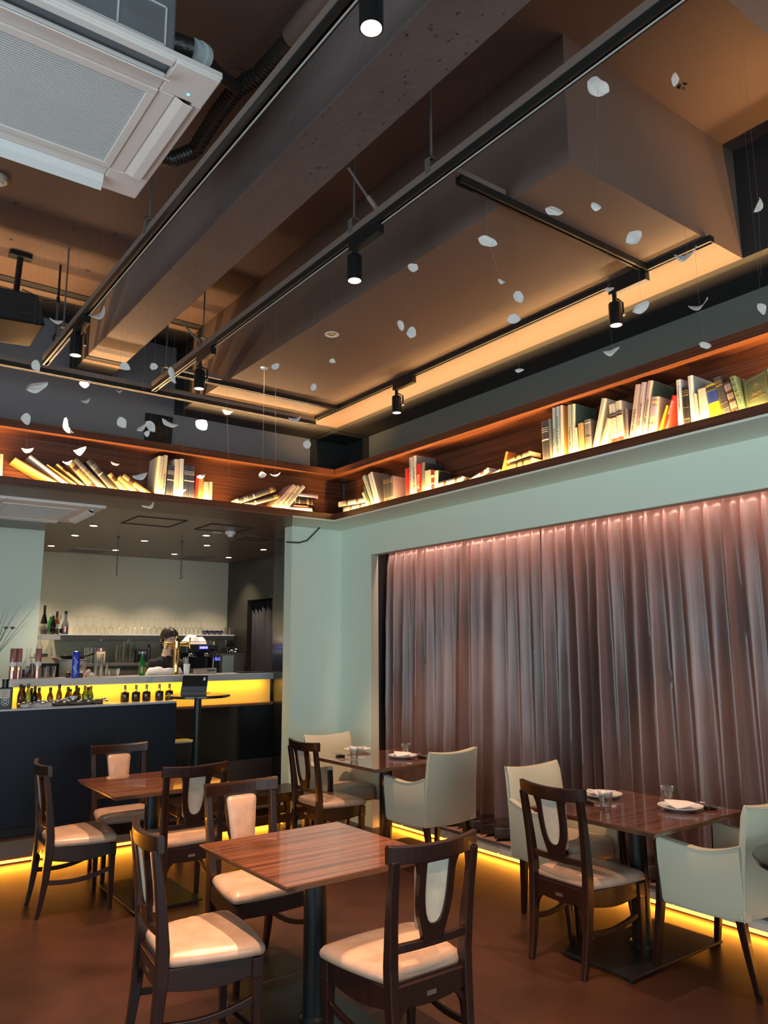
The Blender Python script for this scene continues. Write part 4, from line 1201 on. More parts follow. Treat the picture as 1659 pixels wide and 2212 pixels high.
# tall black bottle with a square shoulder at the left edge
p = at(11, 1531, z=SZ)
t = thing('liquor_bottle', 'large black square liquor bottle with paper label at the left edge', 'bottle', (p.x-0.01, 6.80, SZ))
h = at(11, 1467, y=6.80).z-SZ
bm = B(); loft(bm, [rr(0.052, 0.040, 0.008, 0.0), rr(0.052, 0.040, 0.008, h*0.70), rr(0.048, 0.036, 0.008, h*0.72)]); obj('bottle_body', bm, M['darkglass'], t, bevel=0.002)
bm = B(); lathe(bm, [(0.024, h*0.71), (0.024, h*0.93), (0.027, h*0.94), (0.027, h)], 18); obj('stopper', bm, M['darkglass'], t, smooth=40)
bm = B(); box(bm, -0.045, -0.0415, h*0.36, 0.030, -0.0402, h*0.66); obj('label', bm, M['label'], t)
for k in range(4):
    bm = B(); box(bm, -0.030, -0.0421, h*(0.42+0.055*k), 0.016-0.006*(k % 2), -0.0414, h*(0.42+0.055*k)+0.002); obj('print_line', bm, M['black'], t)
bm = B()
for k in range(12):
    a0_, a1_ = 2*pi*k/12, 2*pi*(k+1)/12
    prism(bm, [(0.0+0.030*cos(a0_), 0.055+0.030*sin(a0_)), (0.030*cos(a1_), 0.055+0.030*sin(a1_)), (0.026*cos(a1_), 0.055+0.026*sin(a1_)), (0.026*cos(a0_), 0.055+0.026*sin(a0_))], 'y', -0.0412, -0.040)
box(bm, -0.016, -0.0412, 0.050, 0.016, -0.040, 0.060); box(bm, -0.009, -0.0412, 0.040, 0.009, -0.040, 0.072)
obj('emblem', bm, M['labelwhite'], t)
# oil and wine bottles lined up on the service counter
kinds = {'a': ('amberglass', 'amber glass'), 'k': ('darkglass', 'black glass'), 'o': ('oliveglass', 'olive green glass'), 'g': ('greenglass', 'bright green glass'), 'y': ('yellowglass', 'yellow')}
BL = [(44.5, 1478, 'a', 'leftmost'), (51, 1481, 'k', 'second'), (60.6, 1477, 'o', 'third'), (68, 1486, 'k', 'fourth'), (75.5, 1482, 'k', 'fifth'), (84.5, 1485, 'a', 'sixth'), (109, 1485, 'a', 'seventh, standing alone,'), (128, 1478, 'a', 'tallest'), (147, 1484, 'a', 'ninth'), (152, 1488, 'y', 'small'), (165, 1481, 'a', 'squat round'), (169.5, 1485, 'k', 'twelfth'), (183.5, 1481, 'o', 'third from the right'), (190, 1484, 'g', 'second from the right'), (196, 1482, 'o', 'rightmost')]
for k, (u, vt, kd, which) in enumerate(BL):
    y = 6.935 + (0.0 if k % 2 else -0.035)
    x = at(u, 1495, y=y).x; hh = at(u, vt, y=y).z - SZ - 0.001
    r = 0.024 if 'round' not in which else 0.033
    bottle('%s %s bottle in the row behind the spoons' % (which, kinds[kd][1]), 'bottle', x, y, SZ+0.001, [(r*0.9, 0), (r, 0.004), (r, hh*0.48), (r*0.80, hh*0.60), (0.011, hh*0.74), (0.010, hh*0.86)], kinds[kd][0], cap=(0.0118, hh*0.80, hh), capm='blackmetal' if kd != 'o' else 'amberglass', grp='oil and wine bottles on the navy counter')
# dark decanters with corks
for k, (u, vb) in enumerate(((253, 1513.5), (277, 1512.5), (299.5, 1511.5), (325, 1510), (346, 1509))):
    p = at(u, vb, z=SZ)
    bottle('%s of five stout dark liqueur bottles with corks on the navy counter' % ('first (leftmost)', 'second', 'third', 'fourth', 'last (rightmost)')[k], 'bottle', p.x, max(6.76, min(p.y, 6.95)), SZ+0.001,
           [(0.034, 0), (0.037, 0.004), (0.037, 0.074), (0.033, 0.082), (0.012, 0.086), (0.010, 0.095), (0.010, 0.118)], 'spirit', cap=(0.0115, 0.112, 0.142), capm='cork', lab=(0.0115, 0.088, 0.104), labm='gold', grp='stout dark bottles with corks', name='liqueur_bottle')
p = at(312, 1508, z=SZ)
bm = B(); box(bm, -0.02, 0, 0, 0.02, 0.003, 0.058); o = obj('card', bm, M['labelwhite']); o.location = (p.x, 6.93, SZ+0.001); tag(o, 'small white card standing between the third and fourth dark liqueur bottles', 'card')
# trays, cloths and spoons
p = at(110, 1512, z=SZ)
t = thing('cutlery_tray', 'shallow brown tray with spoon handles behind the row of spoons', 'tray', (p.x+0.02, 6.875, SZ+0.001))
bm = B(); w, d = 0.20, 0.034
box(bm, -w, -d, 0, w, d, 0.006); box(bm, -w, -d, 0, w, -d+0.005, 0.036); box(bm, -w, d-0.005, 0, w, d, 0.036); box(bm, -w, -d, 0, -w+0.005, d, 0.036); box(bm, w-0.005, -d, 0, w, d, 0.036)
obj('tray_body', bm, M['under'], t)
def cloth(name, label, cx, cy, z, hx, hy, hh, seed, m='towel', cat='towel'):
    rnd = random.Random(seed); ph = [rnd.uniform(0, 6) for _ in range(6)]
    bm = B(); nu, nv = 18, 12; top, bot = [], []
    for i in range(nu+1):
        a, b = [], []
        for j in range(nv+1):
            u, v = i/nu*2-1, j/nv*2-1
            e = (1-abs(u)**6)*(1-abs(v)**6)
            zz = hh*(e**0.4)*(0.75+0.15*sin(4*u+ph[0])+0.12*sin(7*v+ph[1]+2*u)+0.08*sin(11*u+ph[2]))
            xx, yy_ = cx+hx*u*(1+0.05*sin(5*v+ph[3])), cy+hy*v*(1+0.06*sin(4*u+ph[4]))
            a.append(bm.verts.new((xx, yy_, z+0.002+max(zz, 0.002)))); b.append(bm.verts.new((xx, yy_, z+0.001)))
        top.append(a); bot.append(b)
    for i in range(nu):
        for j in range(nv):
            bm.faces.new((top[i][j], top[i+1][j], top[i+1][j+1], top[i][j+1])); bm.faces.new((bot[i][j+1], bot[i+1][j+1], bot[i+1][j], bot[i][j]))
    for i in range(nu):
        bm.faces.new((top[i+1][0], top[i][0], bot[i][0], bot[i+1][0])); bm.faces.new((top[i][nv], top[i+1][nv], bot[i+1][nv], bot[i][nv]))
    for j in range(nv):
        bm.faces.new((top[0][j], top[0][j+1], bot[0][j+1], bot[0][j])); bm.faces.new((top[nu][j+1], top[nu][j], bot[nu][j], bot[nu][j+1]))
    return tag(obj(name, bm, M[m], smooth=80), label, cat)
p = at(45, 1516, z=SZ); cloth('cloth', 'crumpled white cloth at the left end of the spoon row', p.x, 6.87, SZ, 0.085, 0.05, 0.045, 1, cat='cloth')
p = at(78, 1512, z=SZ); cloth('cloth', 'folded white cloth lying in the brown tray', p.x+0.0, 6.875, SZ+0.008, 0.06, 0.026, 0.05, 2, cat='cloth')
p = at(35, 1524, z=SZ)
t = thing('saucer_stack', 'small white dishes at the left corner of the spoon row', 'dish', (p.x, 6.775, SZ+0.001))
for k in range(3):
    bm = B(); lathe(bm, [(0.025, 0.006*k), (0.042, 0.012+0.006*k), (0.041, 0.014+0.006*k), (0.001, 0.008+0.006*k)], 20); obj('dish', bm, M['porcelain'], t, smooth=50)
p = at(123, 1503, z=SZ+0.05)
t = thing('ladle', 'white round ladle bowl leaning over the brown tray', 'ladle', (p.x, 6.872, SZ+0.035))
bm = B(); lathe(bm, [(0.002, 0), (0.022, 0.006), (0.034, 0.026), (0.036, 0.040), (0.034, 0.040), (0.030, 0.026), (0.018, 0.010), (0.001, 0.005)], 22); obj('bowl', bm, M['porcelain'], t, smooth=50)
bm = B(); tube(bm, [(0.034, 0, 0.038), (0.07, 0.01, 0.048), (0.13, 0.02, 0.035)], 0.004, 6); obj('handle', bm, M['chrome'], t)
random.seed(12)
sp = None
for k, u in enumerate((44, 55, 64, 72, 80, 88, 96, 104, 112, 119, 127, 135, 143, 152, 161, 170, 178, 187, 195, 204, 226, 233)):
    x = at(u, 1518, y=6.79).x
    y = 6.792+0.02*(k % 2); rz = 180+random.uniform(-40, -10)
    if sp is None:
        sp = cutlery('spoon', 'shiny steel spoon lying in the row at the edge of the navy counter', (x, y, SZ+0.014), rz, 'spoons on the navy counter'); sp.scale = (1.35, 0.62, 1.9); o = sp
    else:
        o = sp.copy(); COL.objects.link(o)
    o.location = (x, y, SZ+0.014+0.009*(k % 3)); o.rotation_euler = (radians(8), 0, radians(rz))

# ---------------------------------------------------------------- things on the bar counter
def height(u, vt, pos): return max(0.02, at(u, vt, y=pos.y).z - pos.z)
for k, (u, vb, vt, which) in enumerate(((25, 1467, 1401, 'leftmost'), (37.5, 1466, 1401, 'second'), (80, 1463.5, 1401, 'rightmost'))):
    p = bt(u, vb); hh = height(u, vt, p); r = 0.026
    t = bottle('%s tall rose copper bottle with white tag on the bar counter' % which, 'bottle', p.x, p.y, p.z, [(r, 0), (r, hh-0.004), (r-0.002, hh), (r-0.004, hh), (r-0.004, hh-0.03), (0.001, hh-0.03)], 'copper', grp='rose copper bottles', name='copper_bottle')
    bm = B(); lathe(bm, [(r+0.001, hh*0.42), (r+0.001, hh*0.55)], 20, cap=False); obj('paper_tag', bm, M['labelwhite'], t, smooth=True)
    bm = B(); box(bm, -0.008, -r-0.002, hh*0.27, 0.006, -r+0.006, hh*0.39); obj('emblem', bm, M['gold'], t)
p = bt(58, 1465); hh = height(58, 1402, p)
t = bottle('clear glass carafe a third full of red wine on a white saucer', 'carafe', p.x, p.y, p.z+0.006, [(0.044, 0), (0.047, 0.01), (0.046, hh*0.36), (0.034, hh*0.56), (0.018, hh*0.68), (0.017, hh*0.9), (0.021, hh)], 'glass', name='carafe')
bm = B(); lathe(bm, [(0.042, 0.004), (0.0445, 0.012), (0.044, hh*0.28), (0.001, hh*0.28)], 24); obj('wine', bm, M['redwine'], t, smooth=40)
bm = B(); lathe(bm, [(0.05, -0.006), (0.058, 0.0), (0.001, 0.0)], 28); obj('saucer', bm, M['porcelain'], t, smooth=40)
p = bt(91, 1465); make_tumbler('empty tumbler right of the copper bottles, one of two side by side, left', p, False, 0.95, 'empty tumblers on the bar')
p = bt(109, 1465); make_tumbler('empty tumbler left of the blue cylinder, one of two side by side, right', p, False, 1.1, 'empty tumblers on the bar')
p = bt(162, 1464); hh = height(162, 1407, p)
t = bottle('tall cobalt blue cylinder tin with pale swirl on the bar counter', 'tin', p.x, p.y, p.z, [(0.033, 0), (0.0335, 0.003), (0.0335, hh-0.004), (0.032, hh)], 'blue', name='cylinder_tin', n=28)
bm = B()
ring_a, ring_b = [], []
for k in range(17):
    z = hh*(0.12+0.70*k/16); a = -1.9+0.5*sin(k*0.75)
    ring_a.append((0.0338*cos(a-0.16), 0.0338*sin(a-0.16), z)); ring_b.append((0.0338*cos(a+0.10), 0.0338*sin(a+0.10), z))
loft(bm, [[a_, b_, (b_[0]*0.99, b_[1]*0.99, b_[2]), (a_[0]*0.99, a_[1]*0.99, a_[2])] for a_, b_ in zip(ring_a, ring_b)])
obj('swirl_print', bm, mat('pale_blue_print', (0.45, 0.58, 0.80), 0.4), t)
bm = B(); lathe(bm, [(0.034, hh-0.004), (0.034, hh+0.002)], 28); obj('rim', bm, M['chrome'], t, smooth=30)
for u, m, lab in ((147, 'cream', 'small jar with a yellow lid left of the blue cylinder'), (173, 'labelwhite', 'small jar with a lilac lid right of the blue cylinder')):
    p = bt(u, 1463.5)
    bottle(lab, 'jar', p.x, p.y, p.z, [(0.021, 0), (0.023, 0.004), (0.023, 0.036), (0.019, 0.040)], 'spirit', cap=(0.024, 0.038, 0.056), capm='yellowglass' if m == 'cream' else m, name='jar')
p = bt(191, 1463)
t = thing('sweets_packet', 'clear packets of pink wrapped sweets left of the stacked tumblers', 'sweets', p)
for k, (dx, dz, a) in enumerate(((-0.02, 0, 20), (0.02, 0.0, -15), (0.0, 0.028, 35))):
    bm = B(); rings = []
    for q in range(7):
        f = q/6; w = 0.020*(0.35+sin(pi*f)) ; rings.append([(-0.03+0.06*f, w*cos(b)*0.7, 0.022+w*sin(b)*0.8) for b in [2*pi*j/8 for j in range(8)]])
    loft(bm, rings); o = obj('packet', bm, mat('sweet_wrap_%d' % k, ((0.75, 0.35, 0.25), (0.78, 0.62, 0.58), (0.72, 0.55, 0.50))[k], 0.25), t, smooth=50)
    o.location = (dx, 0, dz); o.rotation_euler = (0, radians(-a*0.4), radians(a))
def stack(u, vb, n, pitch, lab, s=1.0, dy=0.0):
    p = bt(u, vb)
    for k in range(n):
        make_tumbler('%s, %s from the bottom' % (lab, ('first', 'second', 'third', 'fourth', 'fifth', 'sixth')[k]), (p.x, p.y+dy, p.z+k*pitch), False, s, 'stacked tumblers on the bar')
stack(211, 1462, 4, 0.034, 'tumbler in the taller stack on the bar', 1.08)
stack(222.5, 1460.5, 2, 0.034, 'tumbler in the lower stack on the bar', 1.0, -0.02)
p = bt(245, 1459.5)
for k in range(2):
    t = thing('glass_bowl', 'ribbed glass bowl right of the stacked tumblers, %s of two' % ('lower', 'upper')[k], 'bowl', (p.x, p.y, p.z+0.012*k), 0, 'stacked glass bowls')
    bm = B(); lathe(bm, [(0.040, 0), (0.044, 0.006), (0.058, 0.058), (0.056, 0.058), (0.040, 0.008), (0.002, 0.006)], 26); obj('bowl', bm, M['glass'], t, smooth=40)
p = bt(306, 1459); hh = height(306, 1409, p)
bottle('slim green glass bottle beside the white towels', 'bottle', p.x, p.y, p.z, [(0.027, 0), (0.030, 0.004), (0.030, hh*0.42), (0.024, hh*0.56), (0.012, hh*0.76), (0.011, hh*0.95), (0.013, hh)], 'greenglass', cap=(0.0135, hh*0.95, hh+0.004), capm='steel', lab=(0.0305, hh*0.12, hh*0.36), labm='oliveglass')
p = bt(354, 1455)
t = thing('towel_tray', 'shallow cream tray carrying folded white towels below the beer tap', 'tray', (p.x, p.y+0.0, BT+0.001))
bm = B(); box(bm, -0.17, -0.05, 0, 0.17, 0.05, 0.012); obj('tray_body', bm, M['cream'], t, bevel=0.003)
cloth('towel', 'folded white towels on the cream tray below the beer tap', p.x, p.y, BT+0.013, 0.165, 0.046, 0.062, 5)
# beer tap
p = at(380, 1437, y=YB+0.27); x, y = p.x, p.y
t = thing('beer_tap', 'polished brass T-shaped beer tap on the bar counter', 'beer tap', (x, y, BT+0.001))
zt = at(380, 1392, y=y).z-BT
bm = B(); lathe(bm, [(0.045, 0), (0.047, 0.006), (0.030, 0.016), (0.028, 0.03), (0.026, zt-0.06), (0.034, zt-0.05), (0.034, zt-0.035), (0.028, zt-0.03), (0.030, zt+0.03), (0.022, zt+0.04), (0.020, zt+0.05), (0.010, zt+0.06), (0.013, zt+0.075), (0.006, zt+0.09)], 24); obj('column', bm, M['gold'], t, smooth=40)
bm = B()
prof = [(-0.135, 0.016), (-0.13, 0.024), (-0.10, 0.025), (-0.06, 0.019), (0.06, 0.019), (0.10, 0.025), (0.13, 0.024), (0.135, 0.016)]
loft(bm, [[(a, r_*cos(2*pi*k/16), zt+r_*sin(2*pi*k/16)) for k in range(16)] for a, r_ in prof]); obj('cross_arm', bm, M['gold'], t, smooth=40)
for s in (-1, 1):
    bm = B(); tube(bm, [(s*0.125, -0.02, zt-0.035), (s*0.125, -0.02, zt+0.03), (s*0.125, -0.025, zt+0.065)], [0.007, 0.006, 0.009], 8); obj('lever', bm, M['gold'], t, smooth=50)
    bm = B(); tube(bm, [(s*0.118, -0.022, zt), (s*0.118, -0.05, zt-0.006), (s*0.118, -0.055, zt-0.05)], 0.007, 8); obj('spout', bm, M['gold'], t, smooth=50)
p = bt(401, 1457); hh = height(401, 1434, p)
t = bottle('white paper cup full of straws beside the towels', 'cup', p.x, p.y-0.02, p.z, [(0.026, 0), (0.032, hh), (0.030, hh), (0.024, 0.004)], 'labelwhite', name='straw_cup')
for k in range(6):
    bm = B(); a = k*1.05; tube(bm, [(0.012*cos(a), 0.012*sin(a), 0.01), (-0.012+0.024*cos(a), 0.022*sin(a), hh+0.05+0.004*k)], 0.0028, 6); obj('straw', bm, M['labelwhite'] if k % 3 else M['copper'], t)
p = bt(442, 1453)
t = thing('drip_tray', 'low steel drip box on the bar counter under the coffee machine', 'tray', (p.x, p.y+0.03, BT+0.001))
bm = B(); box(bm, -0.12, -0.05, 0, 0.12, 0.05, 0.048); obj('tray_box', bm, M['steel'], t, bevel=0.003)
bm = B(); box(bm, 0.02, -0.0515, 0.022, 0.10, -0.0495, 0.034); obj('slot', bm, M['black'], t)
bm = B(); box(bm, -0.115, -0.045, 0.048, 0.115, 0.045, 0.051)
for k in range(10): box(bm, -0.11+0.0235*k, -0.045, 0.051, -0.10+0.0235*k, 0.045, 0.054)
obj('grid', bm, M['chrome'], t)
p = at(548, 1454.5, z=BT)
bm = B(); box(bm, -0.15, -0.06, 0, 0.145, 0.06, 0.012); o = obj('bar_mat', bm, M['black'], bevel=0.003); o.location = (3.68, 7.22, BT+0.001); tag(o, 'black rubber mat at the right end of the bar counter', 'mat')

# ---------------------------------------------------------------- behind the bar
WC = at(245, 1433, y=9.25).z
t = thing('back_counter', 'steel edged worktop along the back wall of the bar', 'counter')
bm = B(); box(bm, 1.95, 9.28, WC-0.03, 4.60, 9.89, WC); obj('worktop', bm, M['steel'], t)
bm = B(); box(bm, 1.95, 9.32, 0.165, 4.60, 9.89, WC-0.03); obj('cabinet', bm, mat('back_cabinet', (0.10, 0.10, 0.09), 0.5), t)
WZ = at(300, 1370.5, y=9.6).z
t = thing('wall_shelf', 'long pale edged wall shelf carrying the upturned wine glasses', 'shelf')
bm = B(); box(bm, 2.40, 9.58, WZ-0.012, 4.62, 9.89, WZ); obj('shelf_board', bm, M['labelwhite'], t)
bm = B(); box(bm, 2.40, 9.60, WZ-0.068, 4.62, 9.885, WZ-0.012); obj('fascia', bm, mat('shelf_fascia', (0.24, 0.22, 0.21), 0.5), t)
for u in (219, 279):
    x = at(u, 1374, y=9.59).x
    bm = B(); lathe(bm, [(0.016, 0), (0.016, -0.004)], 12, (x, 9.60, WZ-0.07)); obj('clip', bm, M['cream'], t)
SH = at(100, 1370, y=9.22).z
bm = B(); prism(bm, [(1.83, 9.2), (2.30, 9.2), (2.24, 9.45), (1.83, 9.45)], 'z', SH-0.058, SH); tag(obj('bottle_shelf', bm, M['labelwhite']), 'thick white shelf end carrying the spirit bottles at the left', 'shelf')
GL = None
for k, u in enumerate((166.6, 184.7, 202.7, 222.3, 238.9, 257, 272.8, 291.6, 306, 320, 333, 345, 356, 367, 379, 389, 397, 405, 414, 424, 433)):
    yg = 9.70+0.05*(k % 2); x = at(u, 1350, y=yg).x
    if GL is None:
        GL = thing('wine_glass', 'clear stemmed wine glass upside down in the row on the wall shelf', 'wine glass', (x, yg, WZ+0.001), 0, 'upturned wine glasses')
        bm = B(); lathe(bm, [(0.036, 0), (0.042, 0.04), (0.036, 0.075), (0.018, 0.095), (0.004, 0.106), (0.0035, 0.165), (0.006, 0.185), (0.036, 0.192), (0.036, 0.194), (0.004, 0.1945)], 24); obj('bowl_and_stem', bm, M['glass'], GL, smooth=60)
        o = GL
    else: o = dup(GL, (x, yg, WZ+0.001))
    s = 1.12 if k < 3 else 1.0; o.scale = (s, s, s)
def bot(u, vt, prof, m, desc, y=9.27, **kw):
    x = at(u, 1350, y=y).x; hh = at(u, vt, y=y).z-SH-0.001
    return bottle(desc, 'bottle', x, y, SH+0.001, [(r, f*hh) for r, f in prof], m, **{k: (tuple(v[:1])+tuple(q*hh for q in v[1:]) if k in ('cap', 'lab') else v) for k, v in kw.items()})
slim = [(0.030, 0), (0.032, 0.01), (0.032, 0.5), (0.024, 0.64), (0.012, 0.78), (0.012, 1)]
bot(94.5, 1308, [(0.034, 0), (0.036, 0.01), (0.036, 0.42), (0.026, 0.56), (0.013, 0.72), (0.013, 1)], 'darkglass', 'tallest dark wine bottle with a cream label on the white shelf', lab=(0.0365, 0.16, 0.36), cap=(0.014, 0.86, 1.0))
bot(109, 1324, slim, 'greenglass', 'green bottle with a white cap on the white shelf', cap=(0.014, 0.82, 1.0), capm='labelwhite', y=9.36)
bot(114.5, 1330, slim, 'darkglass', 'short dark bottle beside the green bottle on the white shelf', cap=(0.014, 0.82, 1.0), y=9.30)
bot(122, 1321, slim, 'amberglass', 'dark necked bottle with a red and white label on the white shelf', lab=(0.0325, 0.16, 0.46), labm='labelwhite', cap=(0.014, 0.70, 1.0), y=9.37)
bot(127.5, 1328, [(0.040, 0), (0.044, 0.03), (0.044, 0.30), (0.036, 0.44), (0.013, 0.55), (0.013, 1)], 'glass', 'round clear bottle with a red cap on the white shelf', cap=(0.016, 0.80, 1.0), capm='copper', lab=(0.0445, 0.06, 0.28), labm='spirit', y=9.25)
bot(141, 1320, [(0.034, 0), (0.037, 0.01), (0.037, 0.42), (0.022, 0.58), (0.016, 0.66), (0.015, 0.9)], 'galv', 'lilac metallic bottle with a black pourer at the end of the white shelf', cap=(0.017, 0.88, 1.0), lab=(0.0375, 0.1, 0.34), labm='copper', y=9.26)
for k, u in enumerate((86, 91.5, 97.5, 103.5)):
    x = at(u, 1360, y=9.22).x
    make_tumbler('small tumbler in front of the spirit bottles, %s from the left' % ('first', 'second', 'third', 'fourth')[k], (x, 9.225, SH+0.001), False, 0.85, 'small tumblers on the white shelf')
# clear cylinders, jar, glass stacks, card machine on the worktop
for k, u in enumerate((187, 194.5, 201)):
    x = at(u, 1415, y=9.42).x; hh = at(u, 1399, y=9.42).z-WC
    t = bottle('%s of three tall clear cylinders on the back worktop' % ('left', 'middle', 'right')[k], 'vase', x, 9.42+0.05*(k % 2), WC+0.001, [(0.030, 0), (0.030, hh), (0.028, hh), (0.028, 0.006), (0.001, 0.006)], 'glass', grp='clear cylinders on the worktop', name='glass_cylinder')
x = at(218, 1410, y=9.5).x
bottle('cream jar with a dull red lid behind the stacked tumblers', 'jar', x, 9.5, WC+0.001, [(0.05, 0), (0.052, 0.01), (0.052, 0.13), (0.045, 0.14)], 'cream', cap=(0.05, 0.14, 0.175), capm='copper', name='storage_jar')
for c_, (u, n) in enumerate(((258, 4), (270, 5), (284, 5))):
    x = at(u, 1410, y=9.40).x
    for k in range(n):
        make_tumbler('tumbler in the %s stack on the back worktop, %s from the bottom' % (('left', 'middle', 'right')[c_], ('first', 'second', 'third', 'fourth', 'fifth')[k]), (x, 9.40+(0.05 if c_ == 0 else 0), WC+0.001+0.040*k), False, 1.02, 'stacked tumblers on the worktop')
x = at(304, 1415, y=9.45).x
t = thing('card_machine', 'small black machine with a white light left of the bartender', 'machine', (x, 9.45, WC+0.001))
bm = B(); box(bm, -0.075, -0.06, 0, 0.075, 0.06, 0.16); obj('machine_body', bm, M['espresso'], t, bevel=0.008)
bm = B(); box(bm, -0.055, -0.0625, 0.10, 0.045, -0.06, 0.135); obj('window', bm, M['icebox'], t)
bm = B(); lathe(bm, [(0.012, -0.002), (0.012, 0.002)], 12); o = obj('button', bm, M['chrome'], t); o.location = (-0.03, -0.061, 0.06); o.rotation_euler = (pi/2, 0, 0)
x = at(322, 1393, y=9.5).x
bottle('small dark red pepper mill behind the bartender', 'mill', x, 9.5, WC+0.001, [(0.024, 0), (0.026, 0.02), (0.018, 0.10), (0.024, 0.16), (0.020, 0.20), (0.008, 0.225)], 'spirit', name='pepper_mill')
# cream canister with a black pan on it, and the curved wooden rack
p = at(157, 1461, z=BT)
x, y = at(157, 1440, y=7.75).x, 7.75
zc0 = at(157, 1462, y=y).z; hh = at(157, 1424, y=y).z
t = thing('canister', 'wide cream canister with printed marks behind the blue cylinder', 'canister', (x, y, 0))
bm = B(); lathe(bm, [(0.10, 1.05), (0.115, 1.06), (0.120, hh-0.012), (0.126, hh-0.010), (0.126, hh), (0.11, hh)], 32); obj('body', bm, M['cream'], t, smooth=40)
bm = B(); lathe(bm, [(0.127, hh-0.016), (0.127, hh-0.010)], 32, cap=False); obj('blue_band', bm, M['blue'], t)
for k in range(4):
    bm = B(); box(bm, 0.02, -0.121, hh-0.055-0.008*k, 0.055, -0.112, hh-0.052-0.008*k); obj('print_line', bm, M['black'], t)
t = thing('frying_pan', 'black pan lying on the cream canister', 'pan', (x, y, hh+0.002))
bm = B(); lathe(bm, [(0.09, 0), (0.10, 0.004), (0.125, 0.032), (0.122, 0.032), (0.098, 0.008), (0.001, 0.006)], 32); obj('pan_body', bm, M['espresso'], t, smooth=40)
bm = B(); tube(bm, [(0.12, 0, 0.028), (0.17, -0.02, 0.045), (0.19, -0.03, 0.05)], 0.009, 8); obj('handle', bm, M['espresso'], t)
x0, y = at(88, 1440, y=8.0).x, 8.0
zt_ = at(100, 1422, y=y).z
bm = B(); rings = []
for k, (dx, z) in enumerate(((-0.08, zt_), (0.10, zt_), (0.135, zt_-0.02), (0.155, zt_-0.06), (0.165, zt_-0.12), (0.172, 0.9), (0.172, 0.165))):
    rings.append([(x0+dx, y-0.15, z), (x0+dx, y+0.10, z), (x0+dx+(0.014 if k > 1 else 0.0), y+0.10, z+(0.014 if k <= 2 else 0.004)), (x0+dx+(0.014 if k > 1 else 0.0), y-0.15, z+(0.014 if k <= 2 else 0.004))])
loft(bm, rings)
t = thing('bent_rack', 'curved pale plywood rack with black box behind the empty tumblers', 'rack')
obj('bent_board', bm, mat('pale_ply', (0.55, 0.36, 0.22), 0.45), t)
bm = B(); box(bm, x0-0.08, y-0.12, 0.165, x0+0.135, y+0.08, zt_-0.05); obj('dark_inside', bm, M['black'], t)
bm = B(); box(bm, x0-0.06, y-0.12, zt_+0.015, x0+0.03, y+0.04, zt_+0.045); o = obj('coffee_maker_base', bm, M['espresso'], bevel=0.006); tag(o, 'low black appliance on the curved plywood rack', 'appliance')
for k, u in enumerate((92, 103)):
    x = at(u, 1400, y=8.0).x
    bottle('%s clear decanter upside down above the plywood rack' % ('left', 'right')[k], 'decanter', x0-0.035+0.05*k if k == 0 else x0+0.055, 7.96, zt_+(0.046 if k == 0 else 0.015), [(0.030, 0), (0.033, 0.01), (0.030, 0.07), (0.013, 0.10), (0.012, 0.14), (0.018, 0.165)], 'glass', name='decanter')
# espresso machine, towel, grinder
t = thing('work_counter', 'low dark work counter carrying the espresso machine and cooling case', 'counter')
bm = B(); box(bm, 3.0, 8.50, 1.07, 4.60, 9.27, 1.10); obj('worktop', bm, M['steel'], t)
bm = B(); box(bm, 3.02, 8.53, 0.165, 4.58, 9.26, 1.07); obj('cabinet', bm, M['black'], t)
y = 8.75
xa, xb = at(388, 1410, y=y).x, at(452, 1410, y=y).x
zt_ = at(420, 1392, y=y).z; zm = at(420, 1409, y=y).z
t = thing('espresso_machine', 'black espresso machine with a lit blue display behind the bar', 'coffee machine', ((xa+xb)/2, y, 0))
w = (xb-xa)/2
zb_ = 1.101
bm = B(); box(bm, -w, -0.20, zm-0.01, w, 0.24, zt_); obj('upper_body', bm, M['espresso'], t, bevel=0.012)
bm = B(); box(bm, -w+0.01, 0.02, zb_, w-0.01, 0.24, zm); obj('rear_body', bm, M['espresso'], t)
bm = B(); box(bm, -w, -0.20, zb_, w, 0.24, zb_+0.07); obj('drip_base', bm, M['steel'], t, bevel=0.006)
bm = B(); box(bm, -w-0.002, -0.206, zm-0.008, w+0.002, -0.19, zm+0.006); obj('trim_strip', bm, M['chrome'], t)
bm = B(); box(bm, -0.03, -0.206, zt_-0.055, 0.075, -0.199, zt_-0.020); obj('display', bm, M['bluelcd'], t)
for k in range(4):
    bm = B(); box(bm, -0.018+0.024*k, -0.208, zt_-0.045, -0.006+0.024*k, -0.206, zt_-0.032); obj('display_icon', bm, M['lensoff'], t)
for s in (-0.5, 0.55):
    bm = B(); lathe(bm, [(0.032, zm-0.045), (0.036, zm-0.04), (0.036, zm-0.01)], 18, (w*s, -0.12, 0)); obj('brew_group', bm, M['chrome'], t, smooth=40)
    bm = B(); tube(bm, [(w*s, -0.14, zm-0.05), (w*s+0.01, -0.26, zm-0.06)], [0.012, 0.014], 10); obj('portafilter', bm, M['espresso'], t)
bm = B(); tube(bm, [(w*0.75, -0.19, zm-0.01), (w*0.78, -0.22, zm-0.06), (w*0.74, -0.21, zb_+0.09)], 0.005, 8); obj('steam_wand', bm, M['chrome'], t)
bm = B(); lathe(bm, [(0.022, 0), (0.022, 0.02)], 16); o = obj('steam_knob', bm, M['chrome'], t); o.location = (w*0.74, -0.205, zt_-0.035); o.rotation_euler = (pi/2, 0, 0)
bm = B(); tube(bm, [(-w+0.02, -0.17, zt_+0.03), (w-0.02, -0.17, zt_+0.03), (w-0.02, 0.2, zt_+0.03), (-w+0.02, 0.2, zt_+0.03), (-w+0.02, -0.17, zt_+0.03)], 0.004, 6); obj('cup_rail', bm, M['chrome'], t)
